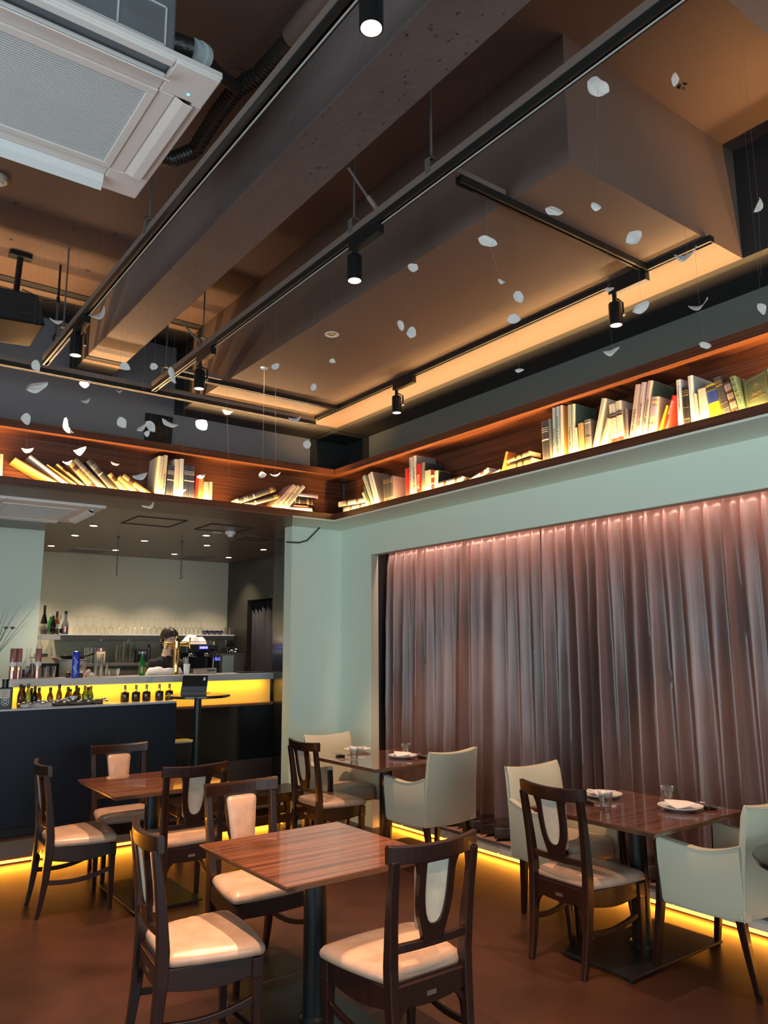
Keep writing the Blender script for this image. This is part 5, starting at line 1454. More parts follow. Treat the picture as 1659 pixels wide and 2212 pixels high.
for a, b in ((-w+0.02, -0.17), (w-0.02, -0.17), (w-0.02, 0.2), (-w+0.02, 0.2)):
    bm = B(); tube(bm, [(a, b, zt_-0.005), (a, b, zt_+0.03)], 0.004, 6); obj('rail_post', bm, M['chrome'], t)
p = at(420, 1383, y=y)
cloth('towel', 'crumpled white towel heaped on top of the espresso machine', p.x+0.0, y+0.02, zt_+0.001, 0.125, 0.10, 0.11, 9)
x = at(457, 1410, y=8.85).x; zt_ = at(457, 1384, y=8.85).z
t = thing('coffee_grinder', 'black coffee grinder with a blue display right of the espresso machine', 'grinder', (x, 8.80, 0))
bm = B(); box(bm, -0.05, -0.09, 1.101, 0.05, 0.09, zt_-0.16); obj('grinder_body', bm, M['espresso'], t, bevel=0.01)
bm = B(); box(bm, -0.015, -0.095, zt_-0.235, 0.045, -0.089, zt_-0.195); obj('display', bm, M['bluelcd'], t)
bm = B(); lathe(bm, [(0.03, zt_-0.16), (0.055, zt_-0.10), (0.06, zt_-0.01), (0.055, zt_)], 20); obj('hopper', bm, mat('smoked_hopper', (0.03, 0.025, 0.02), 0.1, coat=0.5), t, smooth=40)
bm = B(); tube(bm, [(0, -0.08, zt_-0.17), (0, -0.13, zt_-0.18), (0, -0.14, zt_-0.21)], 0.012, 8); obj('chute', bm, M['chrome'], t)
# ice case with control unit
y = 9.0; xa, xb = at(476, 1420, y=y).x, at(529, 1420, y=y).x; zt_ = at(500, 1412, y=y).z
t = thing('display_case', 'glass fronted cooling case at the right end behind the bar', 'appliance', ((xa+xb)/2, y+0.15, 0))
w = (xb-xa)/2
bm = B(); box(bm, -w, -0.14, 1.101, w, 0.12, zt_); obj('case_body', bm, mat('case_grey', (0.045, 0.045, 0.042), 0.35), t, bevel=0.006)
bm = B(); box(bm, -w+0.03, -0.146, 1.12, w*0.1, -0.139, zt_-0.02); obj('glass_front', bm, M['icebox'], t)
bm = B(); box(bm, w*0.1+0.008, -0.146, 1.12, w-0.01, -0.139, zt_-0.02); obj('side_panel', bm, M['steel'], t)
zu = at(505, 1398, y=y).z
t2_ = thing('control_unit', 'small black control unit with lit symbols on the cooling case', 'appliance', ((xa+xb)/2+0.02, y+0.15, zt_+0.001))
bm = B(); box(bm, -0.075, -0.10, 0, 0.08, 0.08, zu-zt_); obj('unit_body', bm, M['espresso'], t2_, bevel=0.005)
for k, (a, b, c_) in enumerate(((0.03, 0.052, 0.03), (-0.045, 0.02, 0.008), (-0.01, 0.02, 0.006), (0.02, 0.02, 0.03), (-0.03, 0.04, 0.03))):
    bm = B(); box(bm, a, -0.102, b, a+c_, -0.099, b+0.006); obj('lit_symbol', bm, M['lensoff'], t2_)
# dark blue cups and clear beakers at the right end of the wall shelf
for k, u in enumerate((441, 452, 463, 474)):
    x = at(u, 1360, y=9.7).x
    t = thing('cup', 'dark blue cup at the right of the wine glasses, %s of four' % ('first', 'second', 'third', 'fourth')[k], 'cup', (x, 9.68, WZ+0.001), 0, 'dark blue cups on the wall shelf')
    bm = B(); lathe(bm, [(0.020, 0), (0.024, 0.006), (0.036, 0.03), (0.036, 0.055), (0.033, 0.055), (0.030, 0.02), (0.001, 0.012)], 20); obj('cup_body', bm, mat('cup_blue', (0.012, 0.018, 0.06), 0.25, coat=0.4) if k == 0 else bpy.data.materials['cup_blue'], t, smooth=40)
    bm = B(); tube(bm, [(0.034, 0, 0.045), (0.050, 0, 0.04), (0.048, 0, 0.02), (0.032, 0, 0.015)], 0.004, 6); obj('handle', bm, bpy.data.materials['cup_blue'], t)
x = at(448, 1350, y=9.8).x
bm = B()
for k in range(6):
    tube(bm, [(x+0.03*k-0.06, 9.83, WZ+0.002), (x+0.03*k-0.075+0.02*(k % 3), 9.83, WZ+0.06+0.02*(k % 2)), (x+0.03*k-0.06, 9.83, WZ+0.10)], 0.0025, 5)
tag(obj('wire_rack', bm, M['steel']), 'small bent wire rack behind the dark blue cups', 'rack')
for k, u in enumerate((481, 490, 499)):
    x = at(u, 1358, y=9.7).x
    bottle('%s clear beaker at the right end of the wall shelf' % ('left', 'middle', 'right')[k], 'beaker', x, 9.68, WZ+0.001, [(0.026, 0), (0.034, 0.10), (0.032, 0.10), (0.024, 0.006), (0.001, 0.005)], 'glass', grp='clear beakers on the wall shelf', name='beaker')
# navy door curtain in the side passage
bm = B(); g = []
for j in range(2):
    row = []
    for k in range(61):
        f = k/60; row.append(bm.verts.new((4.74+0.022*sin(f*2*pi*7)+0.01*sin(f*31), 8.55+0.79*f, 0.20 if j == 0 else 2.20)))
    g.append(row)
for k in range(60): bm.faces.new((g[0][k], g[0][k+1], g[1][k+1], g[1][k]))
o = obj('door_curtain', bm, M['navycurtain'], smooth=True); s = o.modifiers.new('cloth', 'SOLIDIFY'); s.thickness = 0.003
tag(o, 'dark navy curtain hanging in the doorway behind the bar', 'curtain')
# dried branches at the left edge
p = at(-22, 1468, z=BT+0.001); by = p.y+0.05
t = thing('dried_branches', 'spray of dry branches with thistle heads at the left edge of the bar', 'dried plant', (p.x, by, BT+0.001))
bm = B(); lathe(bm, [(0.04, 0), (0.05, 0.03), (0.03, 0.14), (0.034, 0.16), (0.03, 0.16), (0.026, 0.14), (0.001, 0.02)], 20); obj('vase', bm, M['copper'], t, smooth=40)
random.seed(5)
for k, (u, v, bend) in enumerate(((78, 1305, 0.02), (45, 1307, 0.0), (56, 1345, 0.015), (11, 1316, 0), (18, 1317, 0.01), (1, 1270, -0.01), (-5, 1290, 0), (28, 1330, 0.0), (5, 1352, 0.01))):
    q = at(u, v, y=by-0.02+0.03*(k % 3)) - Vector((p.x, by, BT))
    bm = B(); pts = []
    for i in range(7):
        f = i/6; pts.append((q.x*f**1.15+bend*sin(pi*f)+random.uniform(-.003, .003), q.y*f, 0.12+(q.z-0.12)*f**0.92))
    tube(bm, pts, [0.0035*(1-0.75*i/6) for i in range(7)], 5); obj('twig', bm, M['branch'], t)
for u, v in ((13, 1357), (27, 1357)):
    q = at(u, v, y=by-0.03) - Vector((p.x, by, BT))
    bm = B()
    lathe(bm, [(0.003, -0.012), (0.013, -0.006), (0.016, 0.004), (0.010, 0.012), (0.002, 0.014)], 12)
    for k in range(14):
        a = 2*pi*k/14; tube(bm, [(0.012*cos(a), 0.012*sin(a), 0.0), (0.026*cos(a), 0.026*sin(a), 0.004+0.006*(k % 3))], [0.0018, 0.0004], 4)
    o = obj('thistle_head', bm, M['branch'], t); o.location = q
    bm = B(); tube(bm, [(0.01, 0, 0.10), (q.x*0.5, q.y*0.5, 0.10+(q.z-0.10)*0.55), (q.x, q.y, q.z)], 0.002, 5); obj('twig', bm, M['branch'], t)

# ---------------------------------------------------------------- the bartender
def person():
    px_, py_ = at(360, 1400, y=7.66).x, 7.66
    t = thing('person', 'person with dark hair in a black top and apron behind the bar', 'person', (px_, py_, 0.165))
    me = bpy.data.meshes.new('skeleton'); V, E, Rr = [], [], []
    def add(p, r, parent=None):
        V.append(p); Rr.append(r if isinstance(r, tuple) else (r, r))
        if parent is not None: E.append((parent, len(V)-1))
        return len(V)-1
    pel = add((0, 0, 0.86), (0.135, 0.10))
    wa = add((0, -0.005, 1.00), (0.115, 0.085), pel); ch_ = add((0, -0.005, 1.16), (0.135, 0.095), wa); up_ = add((0, 0.0, 1.27), (0.120, 0.08), ch_)
    nb = add((0, 0.005, 1.345), 0.052, up_); nk = add((0.0, -0.012, 1.40), 0.045, nb); hd = add((0.0, -0.03, 1.45), 0.05, nk)
    for s in (-1, 1):
        sh = add((s*0.145, 0.0, 1.285), 0.056, up_); el = add((s*0.215, -0.01, 1.06), 0.040, sh); fo = add((s*0.18, -0.12, 1.02), 0.036, el); wr = add((s*0.125, -0.215, 1.00), 0.024, fo); pa = add((s*0.105, -0.265, 0.995), (0.033, 0.016), wr)
        for k in range(4):
            x = s*(0.105+(-0.026+0.0175*k)); l = (0.035, 0.042, 0.040, 0.030)[k]
            f1 = add((x, -0.30, 0.99), 0.0085, pa); f2 = add((x-s*0.004, -0.30-l*0.6, 0.975), 0.008, f1); add((x-s*0.006, -0.30-l*0.8, 0.955), 0.0065, f2)
        th = add((s*0.068, -0.262, 0.992), 0.010, pa); add((s*0.052, -0.295, 0.985), 0.008, th)
        hp_ = add((s*0.085, 0.0, 0.80), 0.085, pel); kn = add((s*0.09, -0.015, 0.46), 0.055, hp_); an = add((s*0.09, 0.01, 0.09), 0.036, kn); add((s*0.095, -0.11, 0.035), (0.036, 0.028), an)
    me.from_pydata(V, E, [])
    o = bpy.data.objects.new('skeleton', me); COL.objects.link(o)
    sk = o.modifiers.new('skin', 'SKIN'); ss = o.modifiers.new('sub', 'SUBSURF'); ss.levels = ss.render_levels = 2
    for i, v in enumerate(me.skin_vertices[0].data): v.radius = Rr[i]; v.use_root = (i == 0)
    dg = bpy.context.evaluated_depsgraph_get()
    bm = B(); em = o.evaluated_get(dg).to_mesh(); bm.from_mesh(em); o.evaluated_get(dg).to_mesh_clear()
    bpy.data.objects.remove(o); bpy.data.meshes.remove(me)
    for f in bm.faces:
        c_ = f.calc_center_median(); f.smooth = True
        f.material_index = 1
        if c_.z > 1.36 and abs(c_.x) < 0.09: f.material_index = 0
        if c_.y < -0.20 and 0.9 < c_.z < 1.06 and abs(c_.x) < 0.2: f.material_index = 0
    # head with face, in the same mesh, bowed and turned a little
    hm4 = Matrix.Translation((0.0, -0.045, 1.525)) @ Matrix.Rotation(radians(14), 4, 'X') @ Matrix.Rotation(radians(14), 4, 'Z')
    n, mseg = 22, 28; rings = []
    def head_pt(th, ph):
        x = 0.076*sin(th)*cos(ph); y = 0.094*sin(th)*sin(ph); z = 0.112*cos(th)
        if z < 0: x *= 1-0.38*(z/-0.112)**1.5; y = y*(1-0.20*(-z/0.112)**1.5) - 0.006*(-z/0.112)
        fr = max(0, -sin(ph))*sin(th)
        if fr > 0.5:
            k = math.exp(-((x/0.013)**2)); y -= 0.020*k*math.exp(-(((z+0.022)/0.016)**2)) + 0.010*k*math.exp(-(((z+0.002)/0.02)**2))   # nose
            y += 0.007*math.exp(-(((abs(x)-0.031)/0.014)**2))*math.exp(-(((z-0.004)/0.011)**2))                        # eye sockets
            y -= 0.005*math.exp(-((x/0.022)**2))*math.exp(-(((z+0.056)/0.009)**2))                                    # lips
            y -= 0.006*math.exp(-((x/0.02)**2))*math.exp(-(((z+0.092)/0.014)**2))                                     # chin
        return hm4 @ Vector((x, y, z))
    R = [[bm.verts.new(head_pt(pi*(i+0.15)/(n+0.3), 2*pi*j/mseg)) for j in range(mseg)] for i in range(n+1)]
    for a, b in zip(R, R[1:]):
        for j in range(mseg):
            f = bm.faces.new((a[j], a[(j+1) % mseg], b[(j+1) % mseg], b[j])); f.smooth = True; f.material_index = 0
    bm.faces.new(R[0]); bm.faces.new(list(reversed(R[-1])))
    for s in (-1, 1):   # ears
        rr_ = []
        for k in range(6):
            a = pi*k/5
            rr_.append([hm4 @ Vector((s*(0.072+0.010*sin(a)+0.003*cos(b)), 0.008+0.013*sin(a)*cos(b), -0.006-0.026*cos(a)+0.004*sin(b))) for b in [2*pi*q/8 for q in range(8)]])
        nf = len(bm.faces); loft(bm, rr_)
        bm.faces.ensure_lookup_table()
        for f in bm.faces[nf:]: f.material_index = 0; f.smooth = True
    obj('body', bm, [M['skin'], M['cloth_black']], t)
    for s in (-1, 1):
        for nm, zz, rx, rz_, m in (('eye', 0.003, 0.012, 0.0048, M['labelwhite']), ('iris', 0.003, 0.0055, 0.0050, M['hair']), ('eyebrow', 0.022, 0.017, 0.0032, M['hair'])):
            bm = B(); rings = []
            for i in range(7):
                a = pi*i/6; rings.append([hm4 @ Vector((s*0.031+rx*cos(a), -(0.081 if nm != 'eyebrow' else 0.083)-(0.002 if nm == 'iris' else 0)-0.006*max(sin(a), .08)*max(0.1, sin(b) if b < pi else 0), zz+rz_*sin(a)*cos(b))) for b in [2*pi*q/8 for q in range(8)]])
            loft(bm, rings); obj(nm, bm, m, t, smooth=True)
    bm = B(); rings = []
    for i in range(9):
        a = pi*i/8; rings.append([hm4 @ Vector((0.021*cos(a), -0.0885-0.003*sin(a), -0.056+0.0052*sin(a)*cos(b)-0.0006*sin(b))) for b in [2*pi*q/8 for q in range(8)]])
    loft(bm, rings); obj('mouth', bm, mat('lips', (0.45, 0.14, 0.12), 0.45), t, smooth=True)
    # hair: cap, parted fringe, side locks and a tied tail
    bm = B(); rings = []
    for i in range(12):
        th = pi*0.62*i/11
        ring = []
        for j in range(28):
            ph = 2*pi*j/28; lim = 1.0
            fr = max(0, -sin(ph))
            tt_ = th*(1-0.40*fr**1.4*(1-0.25*cos(ph)))
            ring.append(hm4 @ Vector((0.084*sin(tt_)*cos(ph), 0.004+0.102*sin(tt_)*sin(ph), 0.008+0.118*cos(tt_))))
        rings.append(ring)
    loft(bm, rings)
    hr = obj('hair', bm, M['hair'], t, smooth=80); sd = hr.modifiers.new('thick', 'SOLIDIFY'); sd.thickness = 0.010
    bm = B()
    for k in range(15):
        a = -1.25+2.5*k/14
        x = 0.072*sin(a); drop = -0.012+0.048*abs(sin(a))**2+0.006*((k*7) % 3)
        yb_ = -0.092*cos(a)*1.03
        tube(bm, [hm4 @ Vector((x*0.6, yb_*0.72, 0.098)), hm4 @ Vector((x*0.95, yb_*1.02, 0.066)), hm4 @ Vector((x*1.08, yb_*1.06-0.002, 0.066-drop))], [0.012, 0.010, 0.003], 6)
    obj('fringe', bm, M['hair'], hr, smooth=True)
    for s in (-1, 1):
        bm = B(); tube(bm, [hm4 @ Vector((s*0.070, -0.03, 0.06)), hm4 @ Vector((s*0.082, -0.022, 0.0)), hm4 @ Vector((s*0.077, -0.012, -0.06))], [0.012, 0.010, 0.003], 6); obj('side_lock', bm, M['hair'], hr, smooth=True)
    bm = B(); tube(bm, [hm4 @ Vector((0, 0.10, 0.0)), hm4 @ Vector((0.01, 0.125, -0.04)), hm4 @ Vector((0.012, 0.11, -0.13))], [0.022, 0.024, 0.008], 8); obj('tied_tail', bm, M['hair'], hr, smooth=True)
    # apron over the chest
    bm = B(); rings = []
    for z, w_, d in ((0.55, 0.165, -0.135), (0.80, 0.165, -0.140), (0.98, 0.125, -0.112), (1.10, 0.105, -0.118), (1.22, 0.080, -0.112)):
        rings.append([(w_*sin(a), d*cos(a)*0.98-0.004, z) for a in [-1.1+2.2*q/8 for q in range(9)]])
    loft(bm, rings, cap=False, closed=False); ap = obj('apron', bm, M['apron'], t, smooth=True); sd = ap.modifiers.new('thick', 'SOLIDIFY'); sd.thickness = 0.004
    for s in (-1, 1):
        bm = B(); tube(bm, [(s*0.066, -0.105, 1.215), (s*0.068, -0.075, 1.31), (s*0.058, -0.01, 1.365), (s*0.03, 0.06, 1.34)], 0.006, 6); obj('apron_strap', bm, M['apron'], ap)
    return t
person()
# ---------------------------------------------------------------- books
BK = {}
def bcol(name, col, rough=0.55, **k):
    BK[name] = mat('book_'+name, col, rough, **k); return BK[name]
bcol('cream', (0.66, 0.58, 0.42)); bcol('ivory', (0.70, 0.64, 0.50)); bcol('white', (0.74, 0.74, 0.72)); bcol('paleblue', (0.42, 0.55, 0.54))
bcol('palegreen', (0.50, 0.56, 0.44)); bcol('green', (0.10, 0.17, 0.11)); bcol('deepgreen', (0.075, 0.105, 0.065)); bcol('red', (0.62, 0.025, 0.02))
bcol('orange', (0.75, 0.20, 0.03)); bcol('tan', (0.50, 0.32, 0.13)); bcol('ochre', (0.60, 0.30, 0.09)); bcol('grey', (0.20, 0.18, 0.17)); bcol('darkgrey', (0.060, 0.060, 0.065))
bcol('black', (0.018, 0.018, 0.02)); bcol('navy', (0.035, 0.045, 0.075)); bcol('purple', (0.17, 0.13, 0.17)); bcol('lilac', (0.52, 0.40, 0.50)); bcol('brown', (0.22, 0.09, 0.045))
bcol('pink', (0.70, 0.50, 0.40)); bcol('rose', (0.72, 0.56, 0.52)); bcol('yellow', (0.85, 0.62, 0.02)); bcol('blue', (0.03, 0.06, 0.28)); bcol('gold', (0.55, 0.38, 0.14), 0.3, metal=0.6)
bcol('maroon', (0.22, 0.03, 0.025)); bcol('darkbrown', (0.07, 0.03, 0.02)); bcol('paper', (0.72, 0.66, 0.54), 0.8); bcol('ink', (0.05, 0.045, 0.05)); bcol('silver', (0.6, 0.6, 0.6), 0.3)
FZ = ZS+0.0245      # top of the shelf board
def book(right, a, b, s, mode, col, depth, label, title=None, tcol='ink', bands=(), tsize=0.5, side=None, tfrac=0.5):
    pl = dict(x=XF+0.050) if right else dict(y=YF+0.050)
    A, Bp, Sp = at(*a, **pl), at(*b, **pl), at(*s, **pl)
    ax = Bp-A; h = ax.length; ax.normalize()
    w = Sp-A; w -= ax*w.dot(ax); t = max(w.length, 0.008); w.normalize()
    into = Vector((1, 0, 0)) if right else Vector((0, 1, 0))
    if mode == 'ext':
        lo = min(A.z, (A+w*t).z)
        if ax.z > 0.05:
            d = (lo-FZ)/ax.z; d = max(-0.05, min(d, 0.12)); A = A-ax*d; h += d
        lo = min(A.z, (A+w*t).z); A.z += FZ-lo
    elif mode == 'thk':
        lo = min(A.z, (A+ax*h).z, Sp.z)
        d = max(0, lo-FZ); A = A-w*d; t += d
        lo = min(A.z, (A+ax*h).z); A.z += FZ-lo
    if w.cross(into).dot(ax) < 0:
        A = A+ax*h; ax = -ax
    root = thing('book', label, 'book', group='books on the right shelf' if right else 'books on the left shelf')
    root.matrix_world = Matrix.Translation(A) @ Matrix((w, into, ax)).transposed().to_4x4()
    c = 0.003
    bm = B()
    prism(bm, [(0, 0.007), (t*0.14, 0.002), (t*0.35, 0), (t*0.65, 0), (t*0.86, 0.002), (t, 0.007), (t, 0.010), (0, 0.010)], 'z', 0, h)
    box(bm, 0, 0.009, 0, c, depth, h); box(bm, t-c, 0.009, 0, t, depth, h)
    obj('cover', bm, BK[col], root)
    bm = B(); box(bm, c, 0.010, 0.004, t-c, depth-0.004, h-0.004); obj('pages', bm, BK['paper'], root)
    if side:
        bm = B(); box(bm, t-0.0005, 0.012, 0.002, t+0.0012, depth-0.001, h-0.002); obj('cover_face', bm, BK[side], root)
    for f0, f1, m in bands:
        bm = B(); prism(bm, [(t*0.03, 0.0045), (t*0.15, 0.0008), (t*0.35, -0.0008), (t*0.65, -0.0008), (t*0.85, 0.0008), (t*0.97, 0.0045), (t*0.97, 0.006), (t*0.03, 0.006)], 'z', h*f0, h*f1)
        obj('spine_label', bm, BK[m], root)
    if title:
        tfrac += 0.05 if tfrac < 0.5 else 0
        o = text(title, t*tsize*1.18, root, BK[tcol], (t*0.5, -0.0012, h*tfrac), (0, 0, 0))
        o.matrix_local = Matrix.Translation((t*0.5, -0.0012, h*tfrac)) @ Matrix(((0, 1, 0), (0, 0, -1), (-1, 0, 0))).to_4x4()
        n = len(title)*t*tsize*0.62*1.18
        if n > h*0.92:
            k = h*0.92/n; o.matrix_local = o.matrix_local @ Matrix.Diagonal((k, 1, 1, 1))
    return root
G2 = ((0.80, 0.83, 'gold'), (0.86, 0.875, 'gold'), (0.90, 0.915, 'gold'), (0.30, 0.315, 'gold'), (0.10, 0.115, 'gold'))
TAN2 = ((0.72, 0.84, 'darkbrown'), (0.10, 0.22, 'maroon'))
TX = ((0.84, 0.85, 'silver'), (0.80, 0.81, 'silver'), (0.76, 0.77, 'silver'), (0.58, 0.61, 'silver'), (0.06, 0.15, 'gold'))
def rb(*a, **k): return book(True, *a, **k)
def lb(*a, **k): return book(False, *a, **k)
BR2 = ((0.22, 0.30, 'brown'), (0.62, 0.70, 'brown'))
rb((730.6, 1095.2), (786.3, 1085.1), (729.4, 1084.3), 'none', 'ivory', .13, 'ivory book with brown bands lying on top of the pair in the shelf corner', bands=BR2)
rb((740.8, 1106.1), (791.4, 1095.2), (737.7, 1096.5), 'thk', 'ivory', .13, 'ivory book with brown bands lying underneath the pair in the shelf corner', bands=BR2)
rb((791.4, 1093.4), (780.8, 1067.3), (798, 1093.2), 'ext', 'cream', .11, 'short cream book leaning beside the lying pair near the shelf corner')
rb((798, 1092.2), (784.3, 1053.4), (801.5, 1091.4), 'ext', 'green', .13, 'thin dark green book leaning near the shelf corner')
rb((802.3, 1091.4), (781.8, 1031.9), (809.1, 1090.4), 'ext', 'palegreen', .17, 'tall pale green book leaning left near the shelf corner')
rb((809.6, 1089.9), (793.9, 1026.8), (819.2, 1087.6), 'ext', 'white', .20, 'tall off-white book leaning left before three gilt volumes', side='grey')
for k, (a, b, s) in enumerate((((828.1, 1083.8), (826.3, 1033.2), (834.4, 1082.3)), ((834.7, 1082.3), (832.9, 1031.1), (840.8, 1080.8)), ((841, 1080.8), (839.7, 1029.4), (847.6, 1078.7)))):
    rb(a, b, s, 'ext', 'darkgrey', .19, '%s of three matching grey volumes with gilt spines' % ('left', 'middle', 'right')[k], bands=G2, side='purple' if k == 2 else None)
rb((875.4, 1072.6), (873.9, 1013.1), (883.6, 1070.5), 'ext', 'red', .17, 'plain bright red book left of the white titled pair')
rb((884, 1070.5), (883, 989.2), (890.7, 1068.5), 'ext', 'white', .20, 'white book titled North American Art', 'NORTH AMERICAN ART', tsize=0.62)
rb((890.7, 1068.5), (889.7, 986.1), (898.5, 1066), 'ext', 'ivory', .22, 'tall white book titled Chinese Art on the right shelf', 'CHINESE ART', tsize=0.62, side='grey', tfrac=0.42)
rb((898.9, 1066.4), (898.1, 1003.5), (908.8, 1062.9), 'ext', 'red', .15, 'red book with pale lettering right of the white titled pair', 'ROUGE', 'rose', tsize=0.5)
rb((909.2, 1064), (908.8, 1000.4), (916.4, 1061.5), 'ext', 'grey', .19, 'grey book with a black cover beside the red lettered book', side='black')
rb((916.8, 1061.9), (916.4, 1017.9), (930.1, 1058.2), 'ext', 'cream', .12, 'short thick cream book right of the grey and black book')
rb((930.5, 1058.8), (930.1, 1015.8), (936.9, 1056.8), 'ext', 'maroon', .12, 'short red-brown book with a small label', bands=((0.7, 0.8, 'paper'), (0.45, 0.5, 'paper')))
rb((937.1, 1056.8), (936.9, 1017.9), (944.4, 1054.7), 'ext', 'palegreen', .15, 'short greyish book with a dark cover before the lying ivory volume', side='black')
rb((946, 1053.9), (996.3, 1041.4), (945, 1041.6), 'thk', 'ivory', .12, 'ivory volume with brown bands lying flat on the right shelf', bands=((0.18, 0.28, 'brown'), (0.64, 0.76, 'brown')))
rb((1012.7, 1037.7), (1053.7, 1011.7), (1008, 1031.2), 'ext', 'ivory', .12, 'ivory volume with brown labels slumped at a low angle', bands=((0.12, 0.24, 'maroon'), (0.66, 0.78, 'darkbrown')))
rb((1036.2, 1031.2), (1078.3, 1010.6), (1033.1, 1025), 'ext', 'cream', .14, 'cream book slumped low against the orange book')
rb((1082.4, 1016.8), (1091.6, 974.8), (1087.5, 1015.4), 'ext', 'orange', .10, 'orange book leaning against two lying gilt volumes')
rb((1094.7, 1000.4), (1142.8, 983), (1093.7, 991.2), 'none', 'tan', .13, 'upper of two gilt volumes lying on the right shelf', bands=((0.08, 0.1, 'gold'), (0.3, 0.36, 'darkbrown'), (0.55, 0.62, 'darkbrown'), (0.86, 0.88, 'gold')))
rb((1094.7, 1012.7), (1146.9, 997.4), (1094.3, 1003.5), 'thk', 'tan', .13, 'lower of two gilt volumes lying on the right shelf', bands=((0.08, 0.1, 'gold'), (0.3, 0.36, 'darkbrown'), (0.55, 0.62, 'darkbrown'), (0.86, 0.88, 'gold')))
rb((1171.1, 994), (1168.1, 911.1), (1186.2, 990.2), 'ext', 'darkgrey', .19, 'dark grey volume with silver lettering left of the pale blue pair', bands=TX)
rb((1186.9, 990.2), (1183.2, 905.8), (1192.9, 988.2), 'ext', 'grey', .19, 'grey-brown volume wedged left of the pale blue pair')
rb((1193.7, 987.7), (1191.7, 881.7), (1200.5, 985.7), 'ext', 'paleblue', .22, 'pale blue book titled French Art on the right shelf', 'FRENCH ART', tsize=0.7, tfrac=0.42)
rb((1200.9, 985.7), (1199.7, 878.7), (1208.8, 983.4), 'ext', 'paleblue', .22, 'pale blue book titled Dutch and Flemish Art', 'DUTCH & FLEMISH ART', tsize=0.68)
rb((1209.5, 984.2), (1208, 876.4), (1216, 982.7), 'ext', 'ivory', .22, 'tall ivory book right of the pale blue pair', side='ochre')
rb((1226.9, 980.4), (1224.9, 875.7), (1235.6, 977.4), 'ext', 'palegreen', .22, 'pale green book titled Italian Art', 'ITALIAN ART', tsize=0.6, tfrac=0.38)
rb((1235.9, 977.4), (1234.4, 873.4), (1242.2, 975.9), 'ext', 'ivory', .23, 'tall ivory book with a grey-green cover face', side='green')
rb((1243.4, 975.9), (1239.6, 924.7), (1249.0, 974.4), 'ext', 'cream', .10, 'thin short cream book in front of the grey-green cover')
rb((1249.8, 975.1), (1246.8, 915.6), (1262.0, 971.4), 'ext', 'tan', .11, 'thick short tan book in front of the grey-green cover')
rb((1263.8, 970.2), (1260.8, 908.1), (1277.0, 966.9), 'ext', 'grey', .14, 'grey embossed book with rounded top right of the short tan book', bands=((0.55, 0.57, 'darkgrey'), (0.9, 0.92, 'silver'), (0.05, 0.14, 'gold')))
rb((1278.3, 968.1), (1298.4, 859.9), (1290.4, 964.1), 'ext', 'ivory', .20, 'tall cream book leaning right before two labelled volumes', side='cream')
rb((1294.4, 963.5), (1309.7, 902.8), (1305.5, 960.1), 'ext', 'cream', .12, 'short cream book leaning right before two labelled volumes')
for k, (a, b, s) in enumerate((((1319.5, 956.3), (1314, 874.9), (1333.8, 952.5)), ((1334.1, 952.5), (1327.8, 868.2), (1347.4, 948.8)))):
    rb(a, b, s, 'ext', 'ivory', .18, '%s of two thick ivory volumes with dark and red labels' % ('left', 'right')[k], bands=((0.70, 0.75, 'darkbrown'), (0.765, 0.80, 'darkbrown'), (0.10, 0.26, 'maroon')))
rb((1351.9, 947.6), (1348.9, 884), (1357.2, 945.8), 'ext', 'purple', .15, 'grey-purple book squeezed left of the Orient Art book')
rb((1357.7, 947), (1371.5, 830.5), (1370, 944.3), 'ext', 'pink', .22, 'pinkish book titled Orient Art', 'ORIENT ART', tsize=0.55, tfrac=0.36)
rb((1370.8, 941.8), (1384.3, 826), (1383.0, 938.2), 'ext', 'rose', .22, 'pale rose book titled Spanish Art', 'SPANISH ART', tsize=0.55, tfrac=0.42)
rb((1383.9, 938.2), (1397.9, 822.4), (1395.8, 934.5), 'ext', 'pink', .23, 'tall pinkish book with a green cover right of Spanish Art', 'PRIMITIVE ART', tsize=0.55, side='green', tfrac=0.5)
rb((1398.5, 934.5), (1405.7, 857.7), (1417.0, 929.1), 'ext', 'pink', .12, 'thick pale book with a blue label in front of a green cover', bands=((0.55, 0.80, 'lilac'), (0.90, 0.92, 'ochre'), (0.40, 0.41, 'ochre')))
rb((1421.8, 928.2), (1438.4, 874.9), (1427.0, 927.7), 'ext', 'yellow', .11, 'thin yellowish book leaning behind the red book')
rb((1430.6, 927.2), (1451.3, 853.2), (1440, 925), 'ext', 'red', .13, 'bright red book with white lettering leaning right', 'EXCEPTAISIE', 'white', tsize=0.45, tfrac=0.72)
rb((1463.9, 920.1), (1459.4, 821.5), (1474.7, 917.4), 'ext', 'white', .20, 'white book with black italic title right of the red leaning book', 'Computer Graphics', tsize=0.5, tfrac=0.66)
rb((1476.2, 916.5), (1472, 836.9), (1490.1, 912.8), 'ext', 'black', .18, 'black volume with gilt bands between two white books', bands=G2+((0.55, 0.56, 'gold'),))
rb((1491.9, 912.8), (1483.8, 813.4), (1503.2, 910.1), 'ext', 'white', .22, 'tall white book with blue lettering and red mark on its cover', 'SURFACE ET STRUCTURES & LUMIERES', 'blue', tsize=0.42, side='paleblue', tfrac=0.56)
rb((1504.4, 907.4), (1497.2, 851.4), (1510.8, 906.5), 'ext', 'cream', .12, 'small cream book right of the white book with blue lettering')
rb((1511.9, 907.4), (1505.1, 842.3), (1531.7, 902), 'ext', 'ivory', .13, 'thick blank ivory book left of the yellow book')
rb((1533.5, 901.1), (1521.8, 835.1), (1557.5, 894.8), 'ext', 'yellow', .14, 'bright yellow book with a blue block at its top', bands=((0.56, 0.84, 'blue'), (0.86, 0.95, 'ink')))
rb((1559.7, 892.9), (1538.9, 818.8), (1577.4, 888.4), 'ext', 'darkgrey', .18, 'dark gilt volume leaning left behind the yellow book', bands=G2+((0.42, 0.43, 'gold'),))
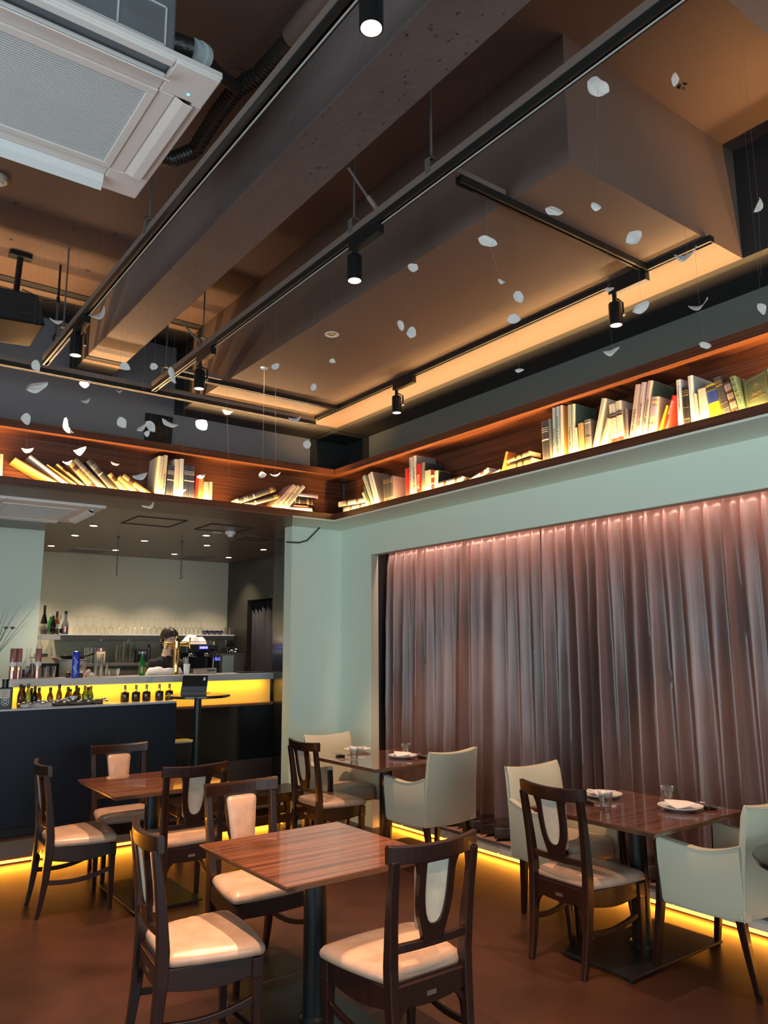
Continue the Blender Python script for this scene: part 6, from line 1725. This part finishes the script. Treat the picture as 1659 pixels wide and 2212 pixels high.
rb((1578.7, 887.5), (1560.6, 828.8), (1594.1, 883.9), 'ext', 'darkbrown', .16, 'dark book with ornate oval labels leaning left', bands=((0.08, 0.24, 'grey'), (0.32, 0.48, 'grey'), (0.56, 0.70, 'grey'), (0.78, 0.94, 'grey')))
rb((1595, 884.8), (1574.2, 816.1), (1606.8, 882.1), 'ext', 'green', .16, 'green ribbed volume leaning left beside the green cover', bands=((0.88, 0.89, 'gold'), (0.76, 0.77, 'gold'), (0.62, 0.64, 'gold'), (0.5, 0.52, 'gold'), (0.2, 0.21, 'gold')))
# green book shown by its front cover
A = at(1612, 880, x=XF+0.06); Bq = at(1592, 812, x=XF+0.06); Cq = at(1659, 869, x=XF+0.06)
hh = 0.235; wv = 0.155
t = thing('book', 'green book with gold frame shown by its front cover at the right edge', 'book', group='books on the right shelf')
t.matrix_world = Matrix.Translation((XF+0.060, A.y, FZ)) @ Matrix.Rotation(radians(-101), 4, 'Z') @ Matrix.Rotation(radians(-9), 4, 'X') @ Matrix.Rotation(radians(-9), 4, 'Y')
bm = B(); box(bm, 0, 0, 0.004, wv, 0.003, hh); box(bm, 0, 0.027, 0.004, wv, 0.030, hh); box(bm, 0, 0.001, 0.004, 0.004, 0.029, hh); obj('cover', bm, BK['deepgreen'], t)
bm = B(); box(bm, 0.004, 0.003, 0.008, wv-0.004, 0.027, hh-0.004); obj('pages', bm, BK['paper'], t)
bm = B()
e, q = 0.012, 0.003
box(bm, e, -0.0006, e, wv-e, 0.0005, e+q); box(bm, e, -0.0006, hh-e-q, wv-e, 0.0005, hh-e); box(bm, e, -0.0006, e, e+q, 0.0005, hh-e); box(bm, wv-e-q, -0.0006, e, wv-e, 0.0005, hh-e)
obj('gilt_frame', bm, BK['gold'], t)
for s_, z_, sz in (('Bizet', 0.128, 0.028), ('amoureux', 0.100, 0.022)):
    text(s_, sz, t, BK['gold'], (wv/2, -0.0008, z_), (pi/2, 0, 0))
for z_, w_ in ((0.182, 0.030), (0.170, 0.038)):
    bm = B(); box(bm, wv/2-w_/2, -0.0006, z_, wv/2+w_/2, 0.0005, z_+0.004); obj('gilt_line', bm, BK['gold'], t)
p = at(1018, 1022, x=XS-0.07)
bm = B(); box(bm, -0.002, -0.06, 0, 0.002, 0.06, 0.12); box(bm, -0.002, -0.06, 0, 0.05, 0.06, 0.002); o = obj('bookend', bm, BK['black']); o.location = (p.x, p.y, FZ); tag(o, 'black metal bookend standing at the back of the right shelf', 'bookend')
# left shelf, from the left edge to the corner
lb((-6.3, 1027.6), (-3.8, 980), (5.1, 1028.9), 'ext', 'cream', .16, 'cream upright book cut by the left edge of the picture')
lb((112.5, 1034.9), (31.6, 986.3), (128.4, 1037.5), 'ext', 'ochre', .20, 'large ochre book with a black cover leaning far left', 'ANCIENT WORLD', 'brown', tsize=0.5, tfrac=0.45)
lb((133.5, 1042), (62, 987.6), (150.9, 1045.8), 'ext', 'white', .20, 'white book leaning left on the large ochre book')
lb((158, 1042), (101.3, 1002.8), (171.1, 1047.1), 'ext', 'ochre', .16, 'orange-brown book with a squared spine leaning left', bands=((0.9, 0.91, 'gold'), (0.75, 0.76, 'gold'), (0.6, 0.61, 'gold'), (0.45, 0.46, 'gold'), (0.12, 0.2, 'deepgreen')))
lb((174.7, 1046.6), (121.5, 1004), (187.6, 1050.1), 'ext', 'tan', .16, 'first tan volume with dark and red labels leaning left', bands=TAN2)
lb((189.6, 1050.1), (145.6, 1000.3), (209.1, 1052.2), 'ext', 'tan', .16, 'second tan volume with dark and red labels leaning left', bands=TAN2)
lb((212.4, 1052.2), (157, 996.5), (231.9, 1054.2), 'ext', 'grey', .18, 'grey-brown volume leaning left before the black titled one', bands=((0.78, 0.79, 'silver'), (0.72, 0.73, 'silver'), (0.6, 0.62, 'ochre')))
lb((235.2, 1053.4), (186.1, 997.7), (255.7, 1056.7), 'ext', 'darkgrey', .18, 'black volume with silver lettering leaning left on the left shelf', bands=TX)
lb((258.7, 1054.4), (232.9, 1026.8), (276.9, 1058.5), 'ext', 'tan', .12, 'small tan book with dark label, first of three slumped left', bands=((0.66, 0.86, 'darkbrown'),))
lb((280.7, 1059.7), (252.4, 1035), (302.8, 1062.3), 'ext', 'tan', .12, 'small tan book, second of three slumped left', bands=((0.12, 0.24, 'maroon'),))
lb((306.1, 1062.8), (262.8, 1031.9), (331.2, 1066.8), 'ext', 'tan', .12, 'small tan book with two labels, third of three slumped left', bands=((0.66, 0.80, 'darkbrown'), (0.12, 0.26, 'brown')))
lb((334.7, 1067.3), (344.3, 984.3), (346.9, 1068.6), 'ext', 'ivory', .22, 'tall ivory book leaning slightly right beside Aegean Art')
lb((347.5, 1068.6), (354.9, 982.5), (356.2, 1069.4), 'ext', 'cream', .22, 'tall cream book titled Aegean Art', 'AEGEAN ART', tsize=0.62, tfrac=0.36)
lb((358.4, 1069.4), (363.3, 1004), (373.2, 1071.1), 'ext', 'navy', .18, 'dark blue volume with silver lettering right of Aegean Art', bands=TX)
lb((374.9, 1072.4), (377.7, 991.4), (385.9, 1073.7), 'ext', 'ivory', .22, 'left of two tall white books amid dark volumes')
lb((386.3, 1073.7), (388.6, 990.6), (396.0, 1074.4), 'ext', 'white', .22, 'right of two tall white books amid dark volumes')
lb((396.9, 1074.3), (398.7, 1004.2), (407.5, 1075.3), 'ext', 'navy', .18, 'left of two dark blue volumes right of the tall white books', bands=TX)
lb((407.9, 1075.3), (407.7, 1006.2), (421.1, 1076.8), 'ext', 'navy', .18, 'right of two dark blue volumes right of the tall white books', bands=TX)
lb((421.4, 1076.8), (424.3, 1026.3), (427.2, 1077.8), 'ext', 'red', .14, 'thin red book at the end of the upright row')
lb((427.4, 1077.8), (429.3, 1032.8), (439.2, 1078.8), 'ext', 'ochre', .13, 'short brown book after the thin red book')
lb((439.4, 1078.8), (440.3, 1040.3), (451.2, 1080.3), 'ext', 'palegreen', .13, 'short grey-green book near the end of the upright row')
lb((451.4, 1080.3), (452.8, 1040.3), (458.3, 1080.8), 'ext', 'cream', .13, 'short thin cream book ending the upright row')
lb((518, 1088.4), (597, 1061.5), (511.6, 1077.5), 'none', 'darkgrey', .15, 'upper of two dark volumes lying slanted near the corner', bands=TX)
lb((540, 1093.4), (606.6, 1075.1), (535, 1084.5), 'ext', 'darkgrey', .15, 'lower of two dark volumes lying slanted near the corner', bands=TX)
lb((585.1, 1097), (634.9, 1045.3), (599.8, 1097), 'ext', 'pink', .20, 'book titled Chinese Art leaning right on the left shelf', 'CHINESE ART', tsize=0.6, tfrac=0.4)
lb((600.3, 1097.2), (643.3, 1047.1), (611.2, 1097.7), 'ext', 'cream', .20, 'book titled Modern Art leaning right near the corner', 'MODERN ART', tsize=0.68, tfrac=0.42)
lb((612.1, 1098), (654.7, 1047.1), (621.8, 1099), 'ext', 'ivory', .20, 'book titled French Art leaning right near the corner', 'FRENCH ART', tsize=0.7, tfrac=0.42)
lb((646, 1072.1), (687.6, 1076.7), (647.3, 1064.3), 'none', 'lilac', .13, 'lilac book lying on top of the stack near the corner')
lb((640.4, 1088.0), (678.7, 1091.4), (641.2, 1074.2), 'none', 'black', .13, 'black book with gilt lettering lying in the corner stack', bands=((0.1, 0.13, 'gold'), (0.3, 0.42, 'gold'), (0.80, 0.86, 'gold')))
lb((635.9, 1092.9), (666.1, 1095.2), (636.2, 1089.4), 'none', 'maroon', .12, 'thin dark red book lying in the corner stack')
lb((626.8, 1104.1), (674.9, 1105.8), (628, 1094.4), 'thk', 'ivory', .13, 'thick cream book lying at the bottom of the corner stack')

# ---------------------------------------------------------------- hanging paper petals
random.seed(21)
def petal_mesh(L, Wd, bend, tilt, ang, seed):
    rnd = random.Random(seed)
    e1 = CR*cos(radians(ang)) - CD*sin(radians(ang)); n = -CF; e2 = n.cross(e1)
    t = radians(tilt); w = e2*cos(t)+n*sin(t); nn = n*cos(t)-e2*sin(t)
    bm = B(); nu, nv = 14, 8; top, bot = [], []
    k1, k2, ph = rnd.uniform(0.05, 0.16), rnd.uniform(-0.05, 0.08), rnd.uniform(0, 6)
    skew = rnd.uniform(-0.12, 0.12)
    for i in range(nu+1):
        u = i/nu*2-1
        hw = Wd/2*max(0.02, (1-abs(u)**2.3)**0.75)*(1-0.18*u)*(1+0.06*sin(5*u+ph))
        ra = []
        for j in range(nv+1):
            v = j/nv*2-1
            z = -bend*L*(u*u-0.35) + k1*Wd*v*v + k2*L*sin(3*u+ph) + 0.02*L*sin(7*v+4*u+ph)
            ra.append(bm.verts.new(e1*(L/2*u) + w*(hw*v+skew*Wd*(1-u*u)) + nn*z))
        top.append(ra)
    for i in range(nu):
        for j in range(nv): bm.faces.new((top[i][j], top[i+1][j], top[i+1][j+1], top[i][j+1]))
    return bm
def ceil_z(x, y):
    if y > 1.886 and x > 2.39: return ZB
    if 1.5 < x < 1.785: return BZ
    return ZC
PI = [0]
def strand(label, D, petals, tail=None):
    """petals: (u, v, length px, apparent width px, angle, bend)"""
    first = along(petals[0][0], petals[0][1], D) if D > 0 else at(petals[0][0], petals[0][1], x=-D)
    t = thing('petal_strand', label, 'petal mobile', first, 0, 'white paper petals hung on threads')
    pts = [Vector((first.x, first.y, ceil_z(first.x, first.y)))-first]
    for (u, v, ln, wd, ang, bend) in petals:
        q = at(u, v, y=first.y); dd = (q-Vector((0, 0, CAM_H))).dot(CF)
        L = ln*dd/F_PX; wa = wd*dd/F_PX
        true = max(wa, 0.5*L); tilt = math.degrees(math.acos(min(1, max(0.0, (wa-abs(bend)*L*0.55)/true if abs(bend) > 0.2 else wa/true))))
        if D < 0: tilt = 52; true = wa/0.62
        PI[0] += 1
        o = obj('petal', petal_mesh(L, true, bend, tilt, ang, PI[0]), M['petal'], t, smooth=80); o.location = q-first
        pts.append(q-first)
    if tail is not None:
        pts.append(at(tail[0], tail[1], y=first.y)-first)
    bm = B(); tube(bm, pts, 0.0004, 4); obj('thread', bm, M['thread'], t)
strand('large oval petal under the middle track with a small folded petal far below it', 2.75, [(1292, 188, 52, 40, -25, 0.1), (1288, 445, 24, 15, -20, 0.25)])
strand('narrow pale petal against the ochre ceiling patch at the upper right', 3.2, [(1458, 171, 31, 16, 85, 0.1)])
strand('curled petal against the black wall at the far right above the shelf', 3.3, [(1638, 442, 34, 22, 70, 0.25)], (1645, 600))
strand('boat shaped petal just right of the near cross track', 3.3, [(1197, 456, 40, 18, -12, 0.28)])
strand('upright oval petal below the near right corner of the soffit box', 3.2, [(1369, 512, 42, 27, 35, 0.1)])
strand('slanting string of four petals hanging below the near cross track', 3.4, [(1054, 521, 44, 22, -18, 0.1), (1083, 608, 17, 9, -20, 0.3), (1110, 691, 30, 20, 5, 0.1), (1122, 799, 20, 7, 5, 0.05)])
strand('single oval petal beside the slanting string of four', 3.6, [(1120, 642, 28, 21, -65, 0.08)])
strand('long curved petal in front of the near end of the right track', 3.1, [(1484, 548, 52, 15, 22, 0.32)])
strand('rounded small petal alone under the middle of the soffit box', 3.9, [(892, 577, 24, 18, 160, 0.1)])
strand('folded petal hanging beside the nearer right spotlight', 3.5, [(1317, 625, 22, 10, 8, 0.3)])
strand('broad wavy petal right of the nearer right spotlight', 3.3, [(1385, 662, 42, 20, 35, 0.08)])
strand('warm lit curved petal above a small petal over the right books', 3.4, [(1511, 658, 46, 10, 25, 0.25), (1524, 745, 27, 12, -12, 0.2)])
strand('petal with a trailing tip at the right edge above the shelf', 3.4, [(1646, 667, 28, 18, -60, 0.2)])
strand('thin wavy petal in front of the dark fascia over the right shelf', 3.7, [(1322, 757, 37, 10, 15, 0.2)])
strand('slim upright petal, left of a pair under the soffit box', 4.1, [(865, 704, 25, 13, -70, 0.15)])
strand('round upright petal, right of a pair under the soffit box', 4.1, [(889, 718, 26, 20, 80, 0.08)])
strand('tiny petal hanging below the recessed soffit downlight', 4.3, [(718, 781, 14, 10, -10, 0.2)])
strand('flat thin petal above a lone triangular petal over the left corner books', 4.6, [(571, 794, 18, 6, 2, 0.2), (567, 1027, 17, 13, 10, 0.2)])
strand('rounded petal above a thin curved petal over the left corner books', 4.6, [(595, 791, 19, 13, 25, 0.1), (595, 1025, 22, 5, 8, 0.25)])
strand('small drop shaped petal under the far part of the soffit box', 4.5, [(677, 836, 17, 12, 70, 0.1)])
strand('wavy petal crossing the far cross track', 4.6, [(490, 889, 25, 9, -8, 0.2)], (496, 1046))
strand('butterfly shaped petal under the end of the far track', 4.7, [(637, 904, 28, 12, 8, 0.32)])
strand('round petal against the near-black corner panel', 4.9, [(664, 960, 19, 17, 80, 0.08)])
strand('glowing petal lit by the far middle spotlight, with a small one far below', -1.975, [(436, 917, 25, 20, 40, 0.15), (435, 1029, 20, 8, 20, 0.2)])
strand('long petal with a tail over a boat shaped petal left of the grille', 4.5, [(374, 810, 38, 15, -72, 0.1), (365, 914, 37, 17, -22, 0.3)])
strand('round pinkish petal above a broad petal in front of the grille', 4.6, [(333, 793, 18, 15, 5, 0.08), (325, 922, 30, 18, -50, 0.1), (319, 937, 15, 11, 60, 0.2)])
strand('thin winged petal at the left side of the grille, low petal under it', 4.5, [(305, 923, 24, 7, 35, 0.15), (302, 1028, 34, 11, 15, 0.2), (320, 1092, 28, 11, 20, 0.3)])
strand('triangular petal under the beam end above an oval petal', 4.5, [(270, 793, 25, 16, -25, 0.1), (265, 913, 27, 20, -60, 0.08)])
strand('flat little petal with a thin one far below, left of the beam end', 4.6, [(257, 845, 13, 5, 0, 0.3), (248, 1001, 20, 6, -15, 0.2)])
strand('upright petal at the far end of the left track above a winged petal', 4.4, [(79, 790, 27, 19, -70, 0.1), (80, 835, 50, 15, 18, 0.12)])
strand('pale green petal above a shallow cup shaped petal at the left', 4.5, [(58, 905, 27, 20, -80, 0.1), (58, 971, 27, 12, 0, 0.22)])
strand('curved white petal beside the cable rod near the speaker', 4.3, [(120, 693, 30, 9, -15, 0.22)])
strand('hook shaped petal with a small scoop petal right of the left track lamp', 4.3, [(213, 677, 38, 12, 35, 0.35), (185, 866, 21, 8, 15, 0.3)])
strand('warm lit petal under the left track lamp with a curved petal below', -1.20, [(183, 827, 23, 12, 20, 0.12), (172, 973, 29, 11, 15, 0.3)])
strand('brightest glowing petal left of the grille with a thin petal at the books', -1.12, [(148, 919, 36, 21, -65, 0.12), (145, 999, 22, 6, 10, 0.25)])
strand('faint flat petal low in front of the left shelf books', 4.9, [(391, 1060, 22, 7, 5, 0.2)])
